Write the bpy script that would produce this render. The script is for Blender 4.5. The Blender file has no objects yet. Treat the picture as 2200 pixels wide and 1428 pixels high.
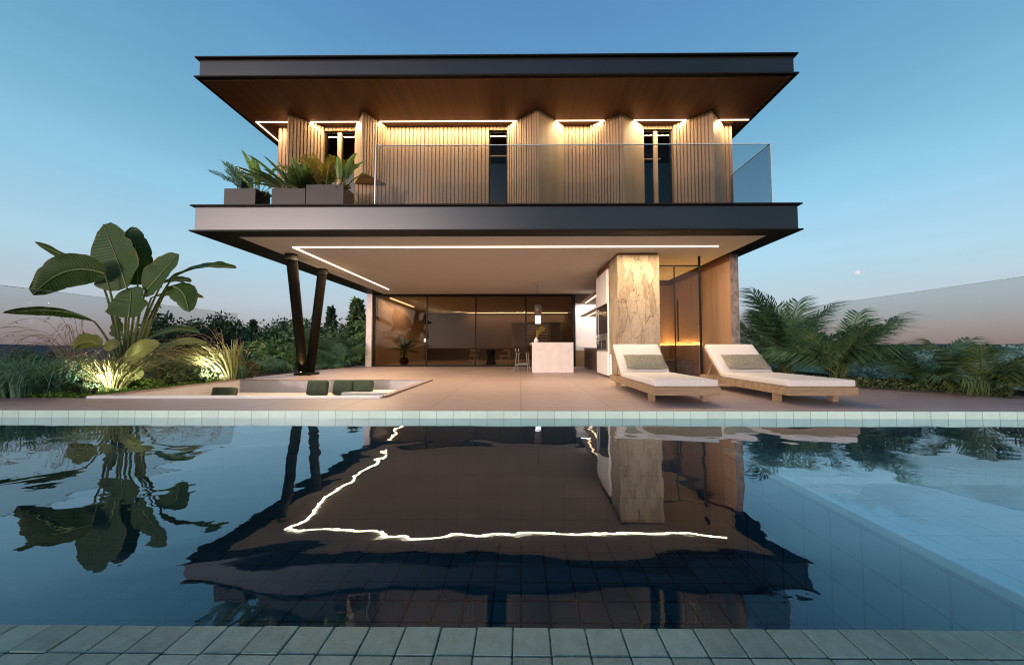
import bpy, bmesh, math, random
from mathutils import Vector, Matrix, noise as mnoise
R = math.radians
sc = bpy.context.scene
col = sc.collection
V = Vector
rnd = random.Random(7)

# ------------------------------------------------------------------ camera
FPX = 750.0
YAW = R(0.45); PITCH = math.atan(33.0 / FPX); SHX = 13.1
CAM = V((0, 0, 0.8))
cd = bpy.data.cameras.new('camera'); co = bpy.data.objects.new('camera', cd); col.objects.link(co)
co.location = CAM; co.rotation_euler = (math.pi / 2 + PITCH, 0, YAW)
cd.sensor_width = 36; cd.lens = 36 * FPX / 2200; cd.shift_x = -SHX / 2200
cd.clip_start = 0.05; cd.clip_end = 20000
sc.camera = co
_r = V((math.cos(YAW), math.sin(YAW), 0))
_f = V((-math.sin(YAW) * math.cos(PITCH), math.cos(YAW) * math.cos(PITCH), math.sin(PITCH)))
_u = V((math.sin(YAW) * math.sin(PITCH), -math.cos(YAW) * math.sin(PITCH), math.cos(PITCH)))
def at(px, py, Y=None, Z=None):
    """survey helper: a point read off the photograph at a known depth or height"""
    d = _f + _r * ((px - 1100 - SHX) / FPX) + _u * ((714 - py) / FPX)
    k = (Y / d.y) if Y is not None else ((Z - CAM.z) / d.z)
    return CAM + d * k

# ------------------------------------------------------------------ tags
def tag(o, label=None, cat=None, group=None, kind=None):
    if label: o['label'] = label
    if cat: o['category'] = cat
    if group: o['group'] = group
    if kind: o['kind'] = kind
    return o
def empty(name, loc=(0, 0, 0), label=None, cat=None, group=None, parent=None):
    o = bpy.data.objects.new(name, None); col.objects.link(o)
    o.empty_display_size = 0.2
    o.location = loc
    if parent: o.parent = parent
    if label: tag(o, label, cat, group, 'thing')
    return o
def origin(o):
    p = V((0, 0, 0))
    while o: p = p + V(o.location); o = o.parent
    return p

# ------------------------------------------------------------------ mesh builder
class MB:
    def __init__(s): s.v = []; s.f = []; s.m = []; s.s = []; s.uv = {}
    def add(s, vs, fs, m=0, smooth=False, uvs=None):
        b = len(s.v); s.v += [V(x) for x in vs]
        for i, f in enumerate(fs):
            if uvs: s.uv[len(s.f)] = uvs[i]
            s.f.append([b + k for k in f]); s.m.append(m); s.s.append(smooth)
        return s
    def box(s, a, b, m=0, mtx=None):
        x0, y0, z0 = a; x1, y1, z1 = b
        vs = [V(p) for p in ((x0,y0,z0),(x1,y0,z0),(x1,y1,z0),(x0,y1,z0),(x0,y0,z1),(x1,y0,z1),(x1,y1,z1),(x0,y1,z1))]
        if mtx: vs = [mtx @ p for p in vs]
        return s.add(vs, [(0,3,2,1),(4,5,6,7),(0,1,5,4),(1,2,6,5),(2,3,7,6),(3,0,4,7)], m)
    def rbox(s, a, b, r=0.03, seg=3, m=0, mtx=None, puff=0.0, cuts=0):
        bm = bmesh.new(); bmesh.ops.create_cube(bm, size=1)
        ce = (V(a) + V(b)) / 2; sz = V(b) - V(a)
        for v in bm.verts: v.co = V((v.co.x * sz.x, v.co.y * sz.y, v.co.z * sz.z))
        bmesh.ops.bevel(bm, geom=list(bm.edges), offset=r, segments=seg, affect='EDGES', profile=0.5)
        if cuts:
            bmesh.ops.subdivide_edges(bm, edges=[e for e in bm.edges if e.calc_length() > 0.2], cuts=cuts, use_grid_fill=True)
        if puff:
            for v in bm.verts:
                u = abs(v.co.x) / (sz.x / 2); w = abs(v.co.y) / (sz.y / 2)
                k = max(0, 1 - u ** 4) * max(0, 1 - w ** 4)
                v.co.z += puff * k * (1 if v.co.z > 0 else -1)
        bm.verts.ensure_lookup_table(); bm.verts.index_update()
        vs = [v.co + ce for v in bm.verts]
        if mtx: vs = [mtx @ p for p in vs]
        s.add(vs, [[v.index for v in f.verts] for f in bm.faces], m, True); bm.free()
        return s
    def tube(s, pts, rad, n=10, m=0, cap=True, smooth=True):
        pts = [V(p) for p in pts]
        rads = rad if isinstance(rad, (list, tuple)) else [rad] * len(pts)
        vs = []; fs = []
        ref = None
        for i, p in enumerate(pts):
            t = (pts[min(i + 1, len(pts) - 1)] - pts[max(i - 1, 0)]).normalized()
            if ref is None:
                ref = V((0, 0, 1)) if abs(t.z) < 0.9 else V((1, 0, 0))
            a = t.cross(ref).normalized(); b = t.cross(a).normalized(); ref = -b if (-b).dot(ref) > 0 else b
            for k in range(n):
                an = 2 * math.pi * k / n
                vs.append(p + a * math.cos(an) * rads[i] + b * math.sin(an) * rads[i])
        for i in range(len(pts) - 1):
            for k in range(n):
                fs.append((i * n + k, i * n + (k + 1) % n, (i + 1) * n + (k + 1) % n, (i + 1) * n + k))
        s.add(vs, fs, m, smooth)
        if cap:
            s.add(vs[:n], [tuple(range(n))], m); s.add(vs[-n:], [tuple(range(n))], m)
        return s
    def lathe(s, prof, c=(0, 0, 0), n=20, m=0, smooth=True):
        vs = []; fs = []
        for (r, z) in prof:
            for k in range(n):
                an = 2 * math.pi * k / n
                vs.append(V(c) + V((r * math.cos(an), r * math.sin(an), z)))
        for i in range(len(prof) - 1):
            for k in range(n):
                fs.append((i * n + k, i * n + (k + 1) % n, (i + 1) * n + (k + 1) % n, (i + 1) * n + k))
        return s.add(vs, fs, m, smooth)
    def prism(s, poly, z0, z1, m=0):
        n = len(poly)
        vs = [V((x, y, z0)) for x, y in poly] + [V((x, y, z1)) for x, y in poly]
        fs = [tuple(range(n))[::-1], tuple(range(n, 2 * n))] + [(i, (i + 1) % n, n + (i + 1) % n, n + i) for i in range(n)]
        return s.add(vs, fs, m)
    def build(s, name, mats, parent=None, local=False):
        me = bpy.data.meshes.new(name)
        off = V((0, 0, 0)) if local else origin(parent)
        me.from_pydata([v - off for v in s.v], [], s.f)
        if not isinstance(mats, (list, tuple)): mats = [mats]
        for m in mats: me.materials.append(m)
        me.polygons.foreach_set('material_index', s.m)
        me.polygons.foreach_set('use_smooth', s.s)
        if s.uv:
            ul = me.uv_layers.new(name='UVMap')
            for pi, uvs in s.uv.items():
                p = me.polygons[pi]
                for k, li in enumerate(p.loop_indices): ul.data[li].uv = uvs[k]
        me.update()
        o = bpy.data.objects.new(name, me); col.objects.link(o)
        if parent: o.parent = parent
        return o
def part(name, mats, parent, fn):
    mb = MB(); fn(mb); return mb.build(name, mats, parent)
def pbox(name, mat_, parent, *boxes):
    mb = MB()
    for a, b in boxes: mb.box(a, b)
    return mb.build(name, mat_, parent)
def inst(src, parent, loc=(0,0,0), rot=(0,0,0), scale=(1,1,1), name=None):
    o = src.copy(); col.objects.link(o)
    o.parent = parent; o.location = loc; o.rotation_euler = rot; o.scale = scale
    if name: o.name = name
    return o
def copy_tree(o, parent=None):
    c = o.copy(); col.objects.link(c); c.parent = parent
    for ch in list(o.children): copy_tree(ch, c)
    return c

# ------------------------------------------------------------------ materials
def newmat(name):
    m = bpy.data.materials.new(name); m.use_nodes = True
    nt = m.node_tree; nt.nodes.clear()
    out = nt.nodes.new('ShaderNodeOutputMaterial')
    return m, nt, out
def N(nt, t, **kw):
    n = nt.nodes.new(t)
    for k, v in kw.items():
        if k in n.inputs.keys(): n.inputs[k].default_value = v
        else: setattr(n, k, v)
    return n
def L(nt, a, ao, b, bi): nt.links.new(a.outputs[ao], b.inputs[bi])
def c4(c): return (c[0], c[1], c[2], 1)
def mat(name, c, rough=0.6, metal=0.0, spec=0.5, vary=0.12, scale=(3, 3, 3), bump=0.0, bscale=None, c2=None, detail=5):
    m, nt, out = newmat(name)
    b = N(nt, 'ShaderNodeBsdfPrincipled'); b.inputs['Roughness'].default_value = rough
    b.inputs['Metallic'].default_value = metal; b.inputs['Specular IOR Level'].default_value = spec
    tc = N(nt, 'ShaderNodeTexCoord'); mp = N(nt, 'ShaderNodeMapping'); mp.inputs['Scale'].default_value = scale
    L(nt, tc, 'Object', mp, 'Vector')
    nz = N(nt, 'ShaderNodeTexNoise'); nz.inputs['Scale'].default_value = 1; nz.inputs['Detail'].default_value = detail
    nz.inputs['Roughness'].default_value = 0.6
    L(nt, mp, 'Vector', nz, 'Vector')
    rp = N(nt, 'ShaderNodeValToRGB')
    d = c2 if c2 else tuple(x * (1 - 2 * vary) for x in c)
    e = c if c2 else tuple(min(1, x * (1 + 1.2 * vary)) for x in c)
    rp.color_ramp.elements[0].position = 0.3; rp.color_ramp.elements[1].position = 0.7
    rp.color_ramp.elements[0].color = c4(d); rp.color_ramp.elements[1].color = c4(e)
    L(nt, nz, 'Fac', rp, 'Fac'); L(nt, rp, 'Color', b, 'Base Color')
    mr = N(nt, 'ShaderNodeMapRange'); mr.inputs['To Min'].default_value = max(0.02, rough - 0.08); mr.inputs['To Max'].default_value = min(1, rough + 0.08)
    L(nt, nz, 'Fac', mr, 'Value'); L(nt, mr, 'Result', b, 'Roughness')
    if bump:
        n2 = N(nt, 'ShaderNodeTexNoise'); n2.inputs['Detail'].default_value = 6
        m2 = N(nt, 'ShaderNodeMapping'); m2.inputs['Scale'].default_value = bscale or scale
        L(nt, tc, 'Object', m2, 'Vector'); L(nt, m2, 'Vector', n2, 'Vector'); n2.inputs['Scale'].default_value = 1
        bp = N(nt, 'ShaderNodeBump'); bp.inputs['Strength'].default_value = bump; bp.inputs['Distance'].default_value = 0.02
        L(nt, n2, 'Fac', bp, 'Height'); L(nt, bp, 'Normal', b, 'Normal')
    L(nt, b, 'BSDF', out, 'Surface')
    return m
def plane_vec(nt, axes):
    tc = N(nt, 'ShaderNodeTexCoord'); sp = N(nt, 'ShaderNodeSeparateXYZ'); cb = N(nt, 'ShaderNodeCombineXYZ')
    L(nt, tc, 'Object', sp, 'Vector')
    for i, a in enumerate(axes): L(nt, sp, a, cb, 'XYZ'[i])
    return tc, cb
def tiles(name, c, axes='XY', w=0.2, h=0.2, mortar=0.004, mc=None, rough=0.35, vary=0.15, offset=0.0, bump=0.3, spec=0.5, grime=0.0, nb=0.0):
    m, nt, out = newmat(name)
    b = N(nt, 'ShaderNodeBsdfPrincipled'); b.inputs['Roughness'].default_value = rough; b.inputs['Specular IOR Level'].default_value = spec
    tc, cb = plane_vec(nt, axes)
    br = N(nt, 'ShaderNodeTexBrick'); br.offset = offset; br.squash = 1
    br.inputs['Scale'].default_value = 1; br.inputs['Brick Width'].default_value = w; br.inputs['Row Height'].default_value = h
    br.inputs['Mortar Size'].default_value = mortar; br.inputs['Mortar Smooth'].default_value = 0.1; br.inputs['Bias'].default_value = 0
    br.inputs['Color1'].default_value = c4([x * (1 - vary) for x in c]); br.inputs['Color2'].default_value = c4([min(1, x * (1 + vary)) for x in c])
    br.inputs['Mortar'].default_value = c4(mc or [x * 0.35 for x in c])
    L(nt, cb, 'Vector', br, 'Vector')
    nz = N(nt, 'ShaderNodeTexNoise'); nz.inputs['Scale'].default_value = 4; nz.inputs['Detail'].default_value = 8; nz.inputs['Roughness'].default_value = 0.65
    L(nt, tc, 'Object', nz, 'Vector')
    mr = N(nt, 'ShaderNodeMapRange'); mr.inputs['To Min'].default_value = 1 - grime - 0.06; mr.inputs['To Max'].default_value = 1 + grime + 0.06
    L(nt, nz, 'Fac', mr, 'Value')
    mx = N(nt, 'ShaderNodeVectorMath', operation='SCALE'); L(nt, br, 'Color', mx, 0); L(nt, mr, 'Result', mx, 'Scale')
    L(nt, mx, 'Vector', b, 'Base Color')
    bp = N(nt, 'ShaderNodeBump'); bp.inputs['Strength'].default_value = bump; bp.inputs['Distance'].default_value = 0.004; bp.invert = True
    L(nt, br, 'Fac', bp, 'Height')
    if nb:
        n3 = N(nt, 'ShaderNodeTexNoise'); n3.inputs['Scale'].default_value = 90; n3.inputs['Detail'].default_value = 6
        L(nt, tc, 'Object', n3, 'Vector')
        b2 = N(nt, 'ShaderNodeBump'); b2.inputs['Strength'].default_value = nb; b2.inputs['Distance'].default_value = 0.004
        L(nt, n3, 'Fac', b2, 'Height'); L(nt, bp, 'Normal', b2, 'Normal'); L(nt, b2, 'Normal', b, 'Normal')
    else: L(nt, bp, 'Normal', b, 'Normal')
    L(nt, b, 'BSDF', out, 'Surface')
    return m
def facing_fresnel(nt, f0, bump=None, mul=1.0, power=5.0):
    """Schlick reflectance that treats both faces of a pane alike"""
    g = N(nt, 'ShaderNodeNewGeometry'); d = N(nt, 'ShaderNodeVectorMath', operation='DOT_PRODUCT'); L(nt, g, 'Incoming', d, 0)
    if bump: L(nt, bump, 'Normal', d, 1)
    else: L(nt, g, 'Normal', d, 1)
    a = N(nt, 'ShaderNodeMath', operation='ABSOLUTE'); L(nt, d, 'Value', a, 0)
    i = N(nt, 'ShaderNodeMath', operation='SUBTRACT'); i.inputs[0].default_value = 1; i.use_clamp = True; L(nt, a, 'Value', i, 1)
    p = N(nt, 'ShaderNodeMath', operation='POWER'); p.inputs[1].default_value = power; L(nt, i, 'Value', p, 0)
    m = N(nt, 'ShaderNodeMath', operation='MULTIPLY_ADD'); m.inputs[1].default_value = (1 - f0) * mul; m.inputs[2].default_value = f0 * mul; m.use_clamp = True; L(nt, p, 'Value', m, 0)
    return m
def glass(name, tint=(0.9, 0.93, 0.93), ior=1.5, refl=1.0, rough=0.0, gcol=(1, 1, 1)):
    m, nt, out = newmat(name)
    t = N(nt, 'ShaderNodeBsdfTransparent'); t.inputs['Color'].default_value = c4(tint)
    g = N(nt, 'ShaderNodeBsdfGlossy'); g.inputs['Roughness'].default_value = rough; g.inputs['Color'].default_value = c4(gcol)
    mu = facing_fresnel(nt, ((ior - 1) / (ior + 1)) ** 2, None, refl)
    mx = N(nt, 'ShaderNodeMixShader'); L(nt, mu, 'Value', mx, 'Fac'); L(nt, t, 'BSDF', mx, 1); L(nt, g, 'BSDF', mx, 2)
    L(nt, mx, 'Shader', out, 'Surface')
    return m
def emit(name, c, s):
    m, nt, out = newmat(name)
    e = N(nt, 'ShaderNodeEmission'); e.inputs['Color'].default_value = c4(c); e.inputs['Strength'].default_value = s
    L(nt, e, 'Emission', out, 'Surface'); return m
def leafmat(name, c, c2, rough=0.45, trans=0.3, spec=0.4, veins=False):
    m, nt, out = newmat(name)
    b = N(nt, 'ShaderNodeBsdfPrincipled'); b.inputs['Roughness'].default_value = rough; b.inputs['Specular IOR Level'].default_value = spec
    ge = N(nt, 'ShaderNodeNewGeometry')
    tc = N(nt, 'ShaderNodeTexCoord')
    nz = N(nt, 'ShaderNodeTexNoise'); nz.inputs['Scale'].default_value = 2.2; nz.inputs['Detail'].default_value = 3; L(nt, tc, 'Object', nz, 'Vector')
    ad = N(nt, 'ShaderNodeMath', operation='ADD'); L(nt, ge, 'Random Per Island', ad, 0); L(nt, nz, 'Fac', ad, 1)
    hf = N(nt, 'ShaderNodeMath', operation='MULTIPLY'); hf.inputs[1].default_value = 0.5; L(nt, ad, 'Value', hf, 0)
    rp = N(nt, 'ShaderNodeValToRGB'); rp.color_ramp.elements[0].position = 0.2; rp.color_ramp.elements[1].position = 0.85
    rp.color_ramp.elements[0].color = c4(c); rp.color_ramp.elements[1].color = c4(c2)
    L(nt, hf, 'Value', rp, 'Fac')
    src, so = rp, 'Color'
    if veins:
        uv = N(nt, 'ShaderNodeUVMap'); sp = N(nt, 'ShaderNodeSeparateXYZ'); L(nt, uv, 'UV', sp, 'Vector')
        ab = N(nt, 'ShaderNodeMath', operation='ABSOLUTE'); L(nt, sp, 'X', ab, 0)
        m1 = N(nt, 'ShaderNodeMath', operation='MULTIPLY'); m1.inputs[1].default_value = 0.10; L(nt, ab, 'Value', m1, 0)
        s1 = N(nt, 'ShaderNodeMath', operation='SUBTRACT'); L(nt, sp, 'Y', s1, 0); L(nt, m1, 'Value', s1, 1)
        m2 = N(nt, 'ShaderNodeMath', operation='MULTIPLY'); m2.inputs[1].default_value = 150; L(nt, s1, 'Value', m2, 0)
        sn = N(nt, 'ShaderNodeMath', operation='SINE'); L(nt, m2, 'Value', sn, 0)
        mr = N(nt, 'ShaderNodeMapRange'); mr.inputs['From Min'].default_value = -1; mr.inputs['To Min'].default_value = 0.72; mr.inputs['To Max'].default_value = 1.2
        L(nt, sn, 'Value', mr, 'Value')
        vm = N(nt, 'ShaderNodeVectorMath', operation='SCALE'); L(nt, rp, 'Color', vm, 0); L(nt, mr, 'Result', vm, 'Scale')
        e1 = N(nt, 'ShaderNodeMapRange'); e1.inputs['From Min'].default_value = 0.86; e1.inputs['From Max'].default_value = 1.0; L(nt, ab, 'Value', e1, 'Value')
        e2 = N(nt, 'ShaderNodeTexNoise'); e2.inputs['Scale'].default_value = 7; L(nt, tc, 'Object', e2, 'Vector')
        e3 = N(nt, 'ShaderNodeMapRange'); e3.inputs['From Min'].default_value = 0.45; e3.inputs['From Max'].default_value = 0.62; L(nt, e2, 'Fac', e3, 'Value')
        e4 = N(nt, 'ShaderNodeMath', operation='MULTIPLY'); L(nt, e1, 'Result', e4, 0); L(nt, e3, 'Result', e4, 1)
        e5 = N(nt, 'ShaderNodeMix', data_type='RGBA'); nt.links.new(e4.outputs[0], e5.inputs[0]); nt.links.new(vm.outputs[0], e5.inputs[6]); e5.inputs[7].default_value = (0.17, 0.11, 0.035, 1)
        src, so = e5, 2
        bp = N(nt, 'ShaderNodeBump'); bp.inputs['Strength'].default_value = 0.25; bp.inputs['Distance'].default_value = 0.01
        L(nt, sn, 'Value', bp, 'Height'); L(nt, bp, 'Normal', b, 'Normal')
    nt.links.new(src.outputs[so], b.inputs['Base Color'])
    tr = N(nt, 'ShaderNodeBsdfTranslucent')
    v2 = N(nt, 'ShaderNodeVectorMath', operation='MULTIPLY'); v2.inputs[1].default_value = (1.3, 1.5, 0.6); nt.links.new(src.outputs[so], v2.inputs[0]); L(nt, v2, 'Vector', tr, 'Color')
    mx = N(nt, 'ShaderNodeMixShader'); mx.inputs['Fac'].default_value = trans
    L(nt, b, 'BSDF', mx, 1); L(nt, tr, 'BSDF', mx, 2); L(nt, mx, 'Shader', out, 'Surface')
    return m
def stonemat(name, axes, c1=(0.33, 0.275, 0.21), c2=(0.17, 0.13, 0.09), crack=(0.115, 0.08, 0.052), sx=3.2, sz=1.25):
    """irregular tall stone slabs fitted together"""
    m, nt, out = newmat(name)
    b = N(nt, 'ShaderNodeBsdfPrincipled'); b.inputs['Roughness'].default_value = 0.75
    tc, cb = plane_vec(nt, axes)
    mp = N(nt, 'ShaderNodeMapping'); mp.inputs['Scale'].default_value = (sx, sz, 1); L(nt, cb, 'Vector', mp, 'Vector')
    nw = N(nt, 'ShaderNodeTexNoise'); nw.inputs['Scale'].default_value = 1.3; nw.inputs['Detail'].default_value = 6; L(nt, mp, 'Vector', nw, 'Vector')
    sc_ = N(nt, 'ShaderNodeVectorMath', operation='SCALE'); sc_.inputs['Scale'].default_value = 1.1; L(nt, nw, 'Color', sc_, 0)
    ad = N(nt, 'ShaderNodeVectorMath', operation='ADD'); L(nt, mp, 'Vector', ad, 0); L(nt, sc_, 'Vector', ad, 1)
    vo = N(nt, 'ShaderNodeTexVoronoi', feature='DISTANCE_TO_EDGE', voronoi_dimensions='2D', distance='CHEBYCHEV') if False else N(nt, 'ShaderNodeTexVoronoi', voronoi_dimensions='2D', feature='DISTANCE_TO_EDGE')
    vo.inputs['Scale'].default_value = 1; L(nt, ad, 'Vector', vo, 'Vector')
    vc = N(nt, 'ShaderNodeTexVoronoi', voronoi_dimensions='2D', feature='F1'); vc.inputs['Scale'].default_value = 1; L(nt, ad, 'Vector', vc, 'Vector')
    n2 = N(nt, 'ShaderNodeTexNoise'); n2.inputs['Scale'].default_value = 7; n2.inputs['Detail'].default_value = 10; n2.inputs['Distortion'].default_value = 0.8; n2.inputs['Roughness'].default_value = 0.7
    mp2 = N(nt, 'ShaderNodeMapping'); mp2.inputs['Scale'].default_value = (1.6, 0.7, 1); L(nt, cb, 'Vector', mp2, 'Vector'); L(nt, mp2, 'Vector', n2, 'Vector')
    spc = N(nt, 'ShaderNodeSeparateColor'); L(nt, vc, 'Color', spc, 'Color')
    ma = N(nt, 'ShaderNodeMath', operation='MULTIPLY_ADD'); ma.inputs[1].default_value = 0.28; L(nt, spc, 'Red', ma, 0)
    mb_ = N(nt, 'ShaderNodeMath', operation='MULTIPLY'); mb_.inputs[1].default_value = 0.85; L(nt, n2, 'Fac', mb_, 0); L(nt, mb_, 'Value', ma, 2)
    rp = N(nt, 'ShaderNodeValToRGB'); rp.color_ramp.elements[0].position = 0.36; rp.color_ramp.elements[1].position = 0.68
    rp.color_ramp.elements[0].color = c4(c2); rp.color_ramp.elements[1].color = c4(c1); L(nt, ma, 'Value', rp, 'Fac')
    cr = N(nt, 'ShaderNodeMapRange'); cr.inputs['From Min'].default_value = 0.0; cr.inputs['From Max'].default_value = 0.016; L(nt, vo, 'Distance', cr, 'Value')
    # cracks fade in and out along their length
    n3 = N(nt, 'ShaderNodeTexNoise'); n3.inputs['Scale'].default_value = 2.2; L(nt, cb, 'Vector', n3, 'Vector')
    m3 = N(nt, 'ShaderNodeMapRange'); m3.inputs['From Min'].default_value = 0.46; m3.inputs['From Max'].default_value = 0.64; m3.inputs['To Min'].default_value = 0.0; m3.inputs['To Max'].default_value = 0.8; L(nt, n3, 'Fac', m3, 'Value')
    mxm = N(nt, 'ShaderNodeMath', operation='MAXIMUM'); L(nt, cr, 'Result', mxm, 0); L(nt, m3, 'Result', mxm, 1)
    mx = N(nt, 'ShaderNodeMix', data_type='RGBA'); mx.inputs['A'].default_value = c4(crack)
    mx.inputs[6].default_value = c4(crack)
    L(nt, mxm, 'Value', mx, 0); nt.links.new(rp.outputs['Color'], mx.inputs[7]); nt.links.new(mx.outputs[2], b.inputs['Base Color'])
    bp = N(nt, 'ShaderNodeBump'); bp.inputs['Strength'].default_value = 0.8; bp.inputs['Distance'].default_value = 0.03
    s5 = N(nt, 'ShaderNodeMath', operation='MULTIPLY_ADD'); s5.inputs[1].default_value = 0.5; L(nt, n2, 'Fac', s5, 0); L(nt, mxm, 'Value', s5, 2)
    L(nt, s5, 'Value', bp, 'Height'); L(nt, bp, 'Normal', b, 'Normal')
    L(nt, b, 'BSDF', out, 'Surface')
    return m

WARM = (1.0, 0.70, 0.36)
M = {}
M['metal'] = mat('charcoal_metal', (0.098, 0.097, 0.102), 0.26, 0.9, 0.5, 0.04, (0.25, 0.25, 0.25), detail=2)
M['black'] = mat('black_metal', (0.008, 0.008, 0.008), 0.6, 0.0, 0.25, 0.1)
M['column'] = mat('dark_column_metal', (0.005, 0.0045, 0.004), 0.62, 0.0, 0.06, 0.1)
M['soffit'] = mat('dark_wood_planks', (0.17, 0.072, 0.028), 0.5, 0, 0.35, 0.2, (9, 0.35, 9), c2=(0.095, 0.038, 0.015))
M['rib'] = mat('ribbed_wood', (0.35, 0.24, 0.148), 0.55, 0, 0.3, 0.15, (3, 3, 0.5), c2=(0.32, 0.215, 0.13))
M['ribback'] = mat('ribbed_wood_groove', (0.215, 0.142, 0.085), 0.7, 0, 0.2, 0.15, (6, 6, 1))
M['fin'] = mat('fin_wood', (0.50, 0.37, 0.22), 0.5, 0, 0.3, 0.12, (6, 6, 0.5), c2=(0.38, 0.26, 0.14))
M['wood_in'] = mat('warm_wood_panel', (0.37, 0.235, 0.145), 0.5, 0, 0.35, 0.15, (10, 10, 0.5), c2=(0.27, 0.165, 0.10))
M['teak'] = mat('teak', (0.34, 0.245, 0.16), 0.65, 0, 0.25, 0.15, (3, 14, 14), bump=0.15, c2=(0.22, 0.15, 0.09))
M['ceiling'] = mat('ceiling_plaster', (0.82, 0.73, 0.61), 0.85, 0, 0.1, 0.015, (1, 1, 1))
M['plaster'] = mat('warm_plaster', (0.52, 0.40, 0.31), 0.9, 0, 0.2, 0.03, (1.5, 1.5, 1.5))
M['white'] = mat('white_lacquer', (0.74, 0.73, 0.74), 0.45, 0, 0.4, 0.015)
M['grey'] = mat('grey_lacquer', (0.42, 0.40, 0.41), 0.45, 0, 0.4, 0.03)
M['brown'] = mat('brown_lacquer', (0.10, 0.075, 0.065), 0.4, 0, 0.4, 0.05)
M['darkglass'] = mat('dark_oven_glass', (0.03, 0.028, 0.03), 0.12, 0, 0.5, 0.05)
M['stool_metal'] = mat('grey_stool_metal', (0.16, 0.16, 0.165), 0.5, 0, 0.4, 0.05)
M['chairwood'] = mat('pale_chair_wood', (0.62, 0.52, 0.40), 0.6, 0, 0.3, 0.1)
M['steel'] = mat('brushed_steel', (0.5, 0.5, 0.5), 0.3, 0.9, 0.5, 0.05, (1, 1, 30))
M['concrete'] = mat('pale_concrete', (0.56, 0.53, 0.55), 0.6, 0, 0.35, 0.06, (5, 5, 5), bump=0.05)
M['greystone'] = mat('grey_stone', (0.21, 0.18, 0.17), 0.75, 0, 0.3, 0.3, (9, 9, 6), bump=0.4, bscale=(30, 30, 30))
M['stone_x'] = stonemat('stone_slabs_front', 'XZ', sx=5.5, sz=1.7)
M['stone_y'] = stonemat('stone_slabs_side', 'YZ', sx=5.5, sz=1.7)
M['deck'] = tiles('deck_stone', (0.318, 0.246, 0.25), 'XY', 1.2, 1.2, 0.006, (0.14, 0.108, 0.108), 0.42, 0.06, 0.0, 0.25, 0.45, 0.14)
M['floor_in'] = tiles('indoor_floor', (0.36, 0.28, 0.23), 'XY', 1.2, 0.6, 0.003, None, 0.3, 0.04)
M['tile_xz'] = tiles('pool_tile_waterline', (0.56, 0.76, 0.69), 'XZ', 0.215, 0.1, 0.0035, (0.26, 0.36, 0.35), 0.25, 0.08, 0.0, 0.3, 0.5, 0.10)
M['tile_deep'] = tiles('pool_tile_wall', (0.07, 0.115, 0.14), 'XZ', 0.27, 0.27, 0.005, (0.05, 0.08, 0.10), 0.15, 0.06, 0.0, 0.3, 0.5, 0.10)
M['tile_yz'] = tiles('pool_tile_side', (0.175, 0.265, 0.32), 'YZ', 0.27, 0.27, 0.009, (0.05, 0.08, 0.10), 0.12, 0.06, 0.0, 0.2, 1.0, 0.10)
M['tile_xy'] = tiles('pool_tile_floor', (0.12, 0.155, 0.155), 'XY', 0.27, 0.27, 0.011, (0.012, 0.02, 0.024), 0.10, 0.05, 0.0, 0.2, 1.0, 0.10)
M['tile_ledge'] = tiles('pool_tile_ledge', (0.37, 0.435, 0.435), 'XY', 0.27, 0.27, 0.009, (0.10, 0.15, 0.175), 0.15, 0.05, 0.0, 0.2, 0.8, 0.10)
M['coping'] = tiles('coping_stone', (0.085, 0.168, 0.172), 'XY', 0.1015, 0.09318, 0.0018, (0.012, 0.022, 0.024), 0.5, 0.14, 0.0, 1.0, 0.5, 0.38, 1.0)
M['glass_rail'] = glass('balcony_glass', (0.76, 0.78, 0.80), 1.5, 0.35)
M['glass_fence'] = glass('fence_glass', (0.86, 0.86, 0.85), 1.5, 0.3)
M['glass_facade'] = glass('facade_glass', (0.68, 0.62, 0.56), 1.5, 0.26, 0.0, (0.80, 0.74, 0.70))
M['glass_window'] = glass('window_glass', (0.35, 0.33, 0.32), 1.5, 1.6)
M['glass_clear'] = glass('clear_glass', (0.88, 0.87, 0.85), 1.5, 1.0)
M['glass_edge'] = mat('glass_edge', (0.55, 0.68, 0.72), 0.2, 0, 0.5, 0.02)
M['led'] = emit('led_strip', (1.0, 0.84, 0.58), 3.5)
M['led_up'] = emit('led_strip_warm', (1.0, 0.80, 0.52), 3.5)
M['led_dim'] = emit('led_strip_indoor', (1.0, 0.66, 0.35), 4)
M['led_sauna'] = emit('led_strip_amber', (1.0, 0.62, 0.22), 4)
M['lamp'] = emit('lamp_glow', (1.0, 0.93, 0.85), 2.5)
M['spot'] = emit('spot_lens', (1.0, 0.72, 0.35), 3)
M['moon'] = emit('moon_glow', (1.0, 0.96, 0.92), 0.8)
M['cushion'] = mat('linen_cushion', (0.66, 0.62, 0.60), 0.9, 0, 0.15, 0.05, (60, 60, 60), bump=0.2, bscale=(180, 180, 180))
M['pillow'] = mat('olive_pillow', (0.26, 0.245, 0.185), 0.95, 0, 0.1, 0.2, (40, 40, 40), bump=0.35, bscale=(120, 120, 120))
M['green_cushion'] = mat('green_cushion', (0.056, 0.08, 0.056), 0.9, 0, 0.15, 0.15, (8, 8, 8))
M['planter'] = mat('planter_metal', (0.042, 0.041, 0.042), 0.5, 0.3, 0.4, 0.04)
M['soil'] = mat('soil', (0.035, 0.025, 0.018), 0.95, 0, 0.1, 0.3, (6, 6, 6), bump=0.6, bscale=(20, 20, 20))
M['pot'] = mat('dark_pot', (0.02, 0.017, 0.015), 0.5, 0, 0.4, 0.1)
M['edge_highlight'] = mat('ledge_highlight_tile', (0.46, 0.58, 0.60), 0.3, 0, 0.5, 0.05)  # paler tile colour that paints a highlight on the ledge edge
m, nt, out = newmat('coping_tile_stone')
b = N(nt, 'ShaderNodeBsdfPrincipled'); b.inputs['Roughness'].default_value = 0.55
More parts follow.
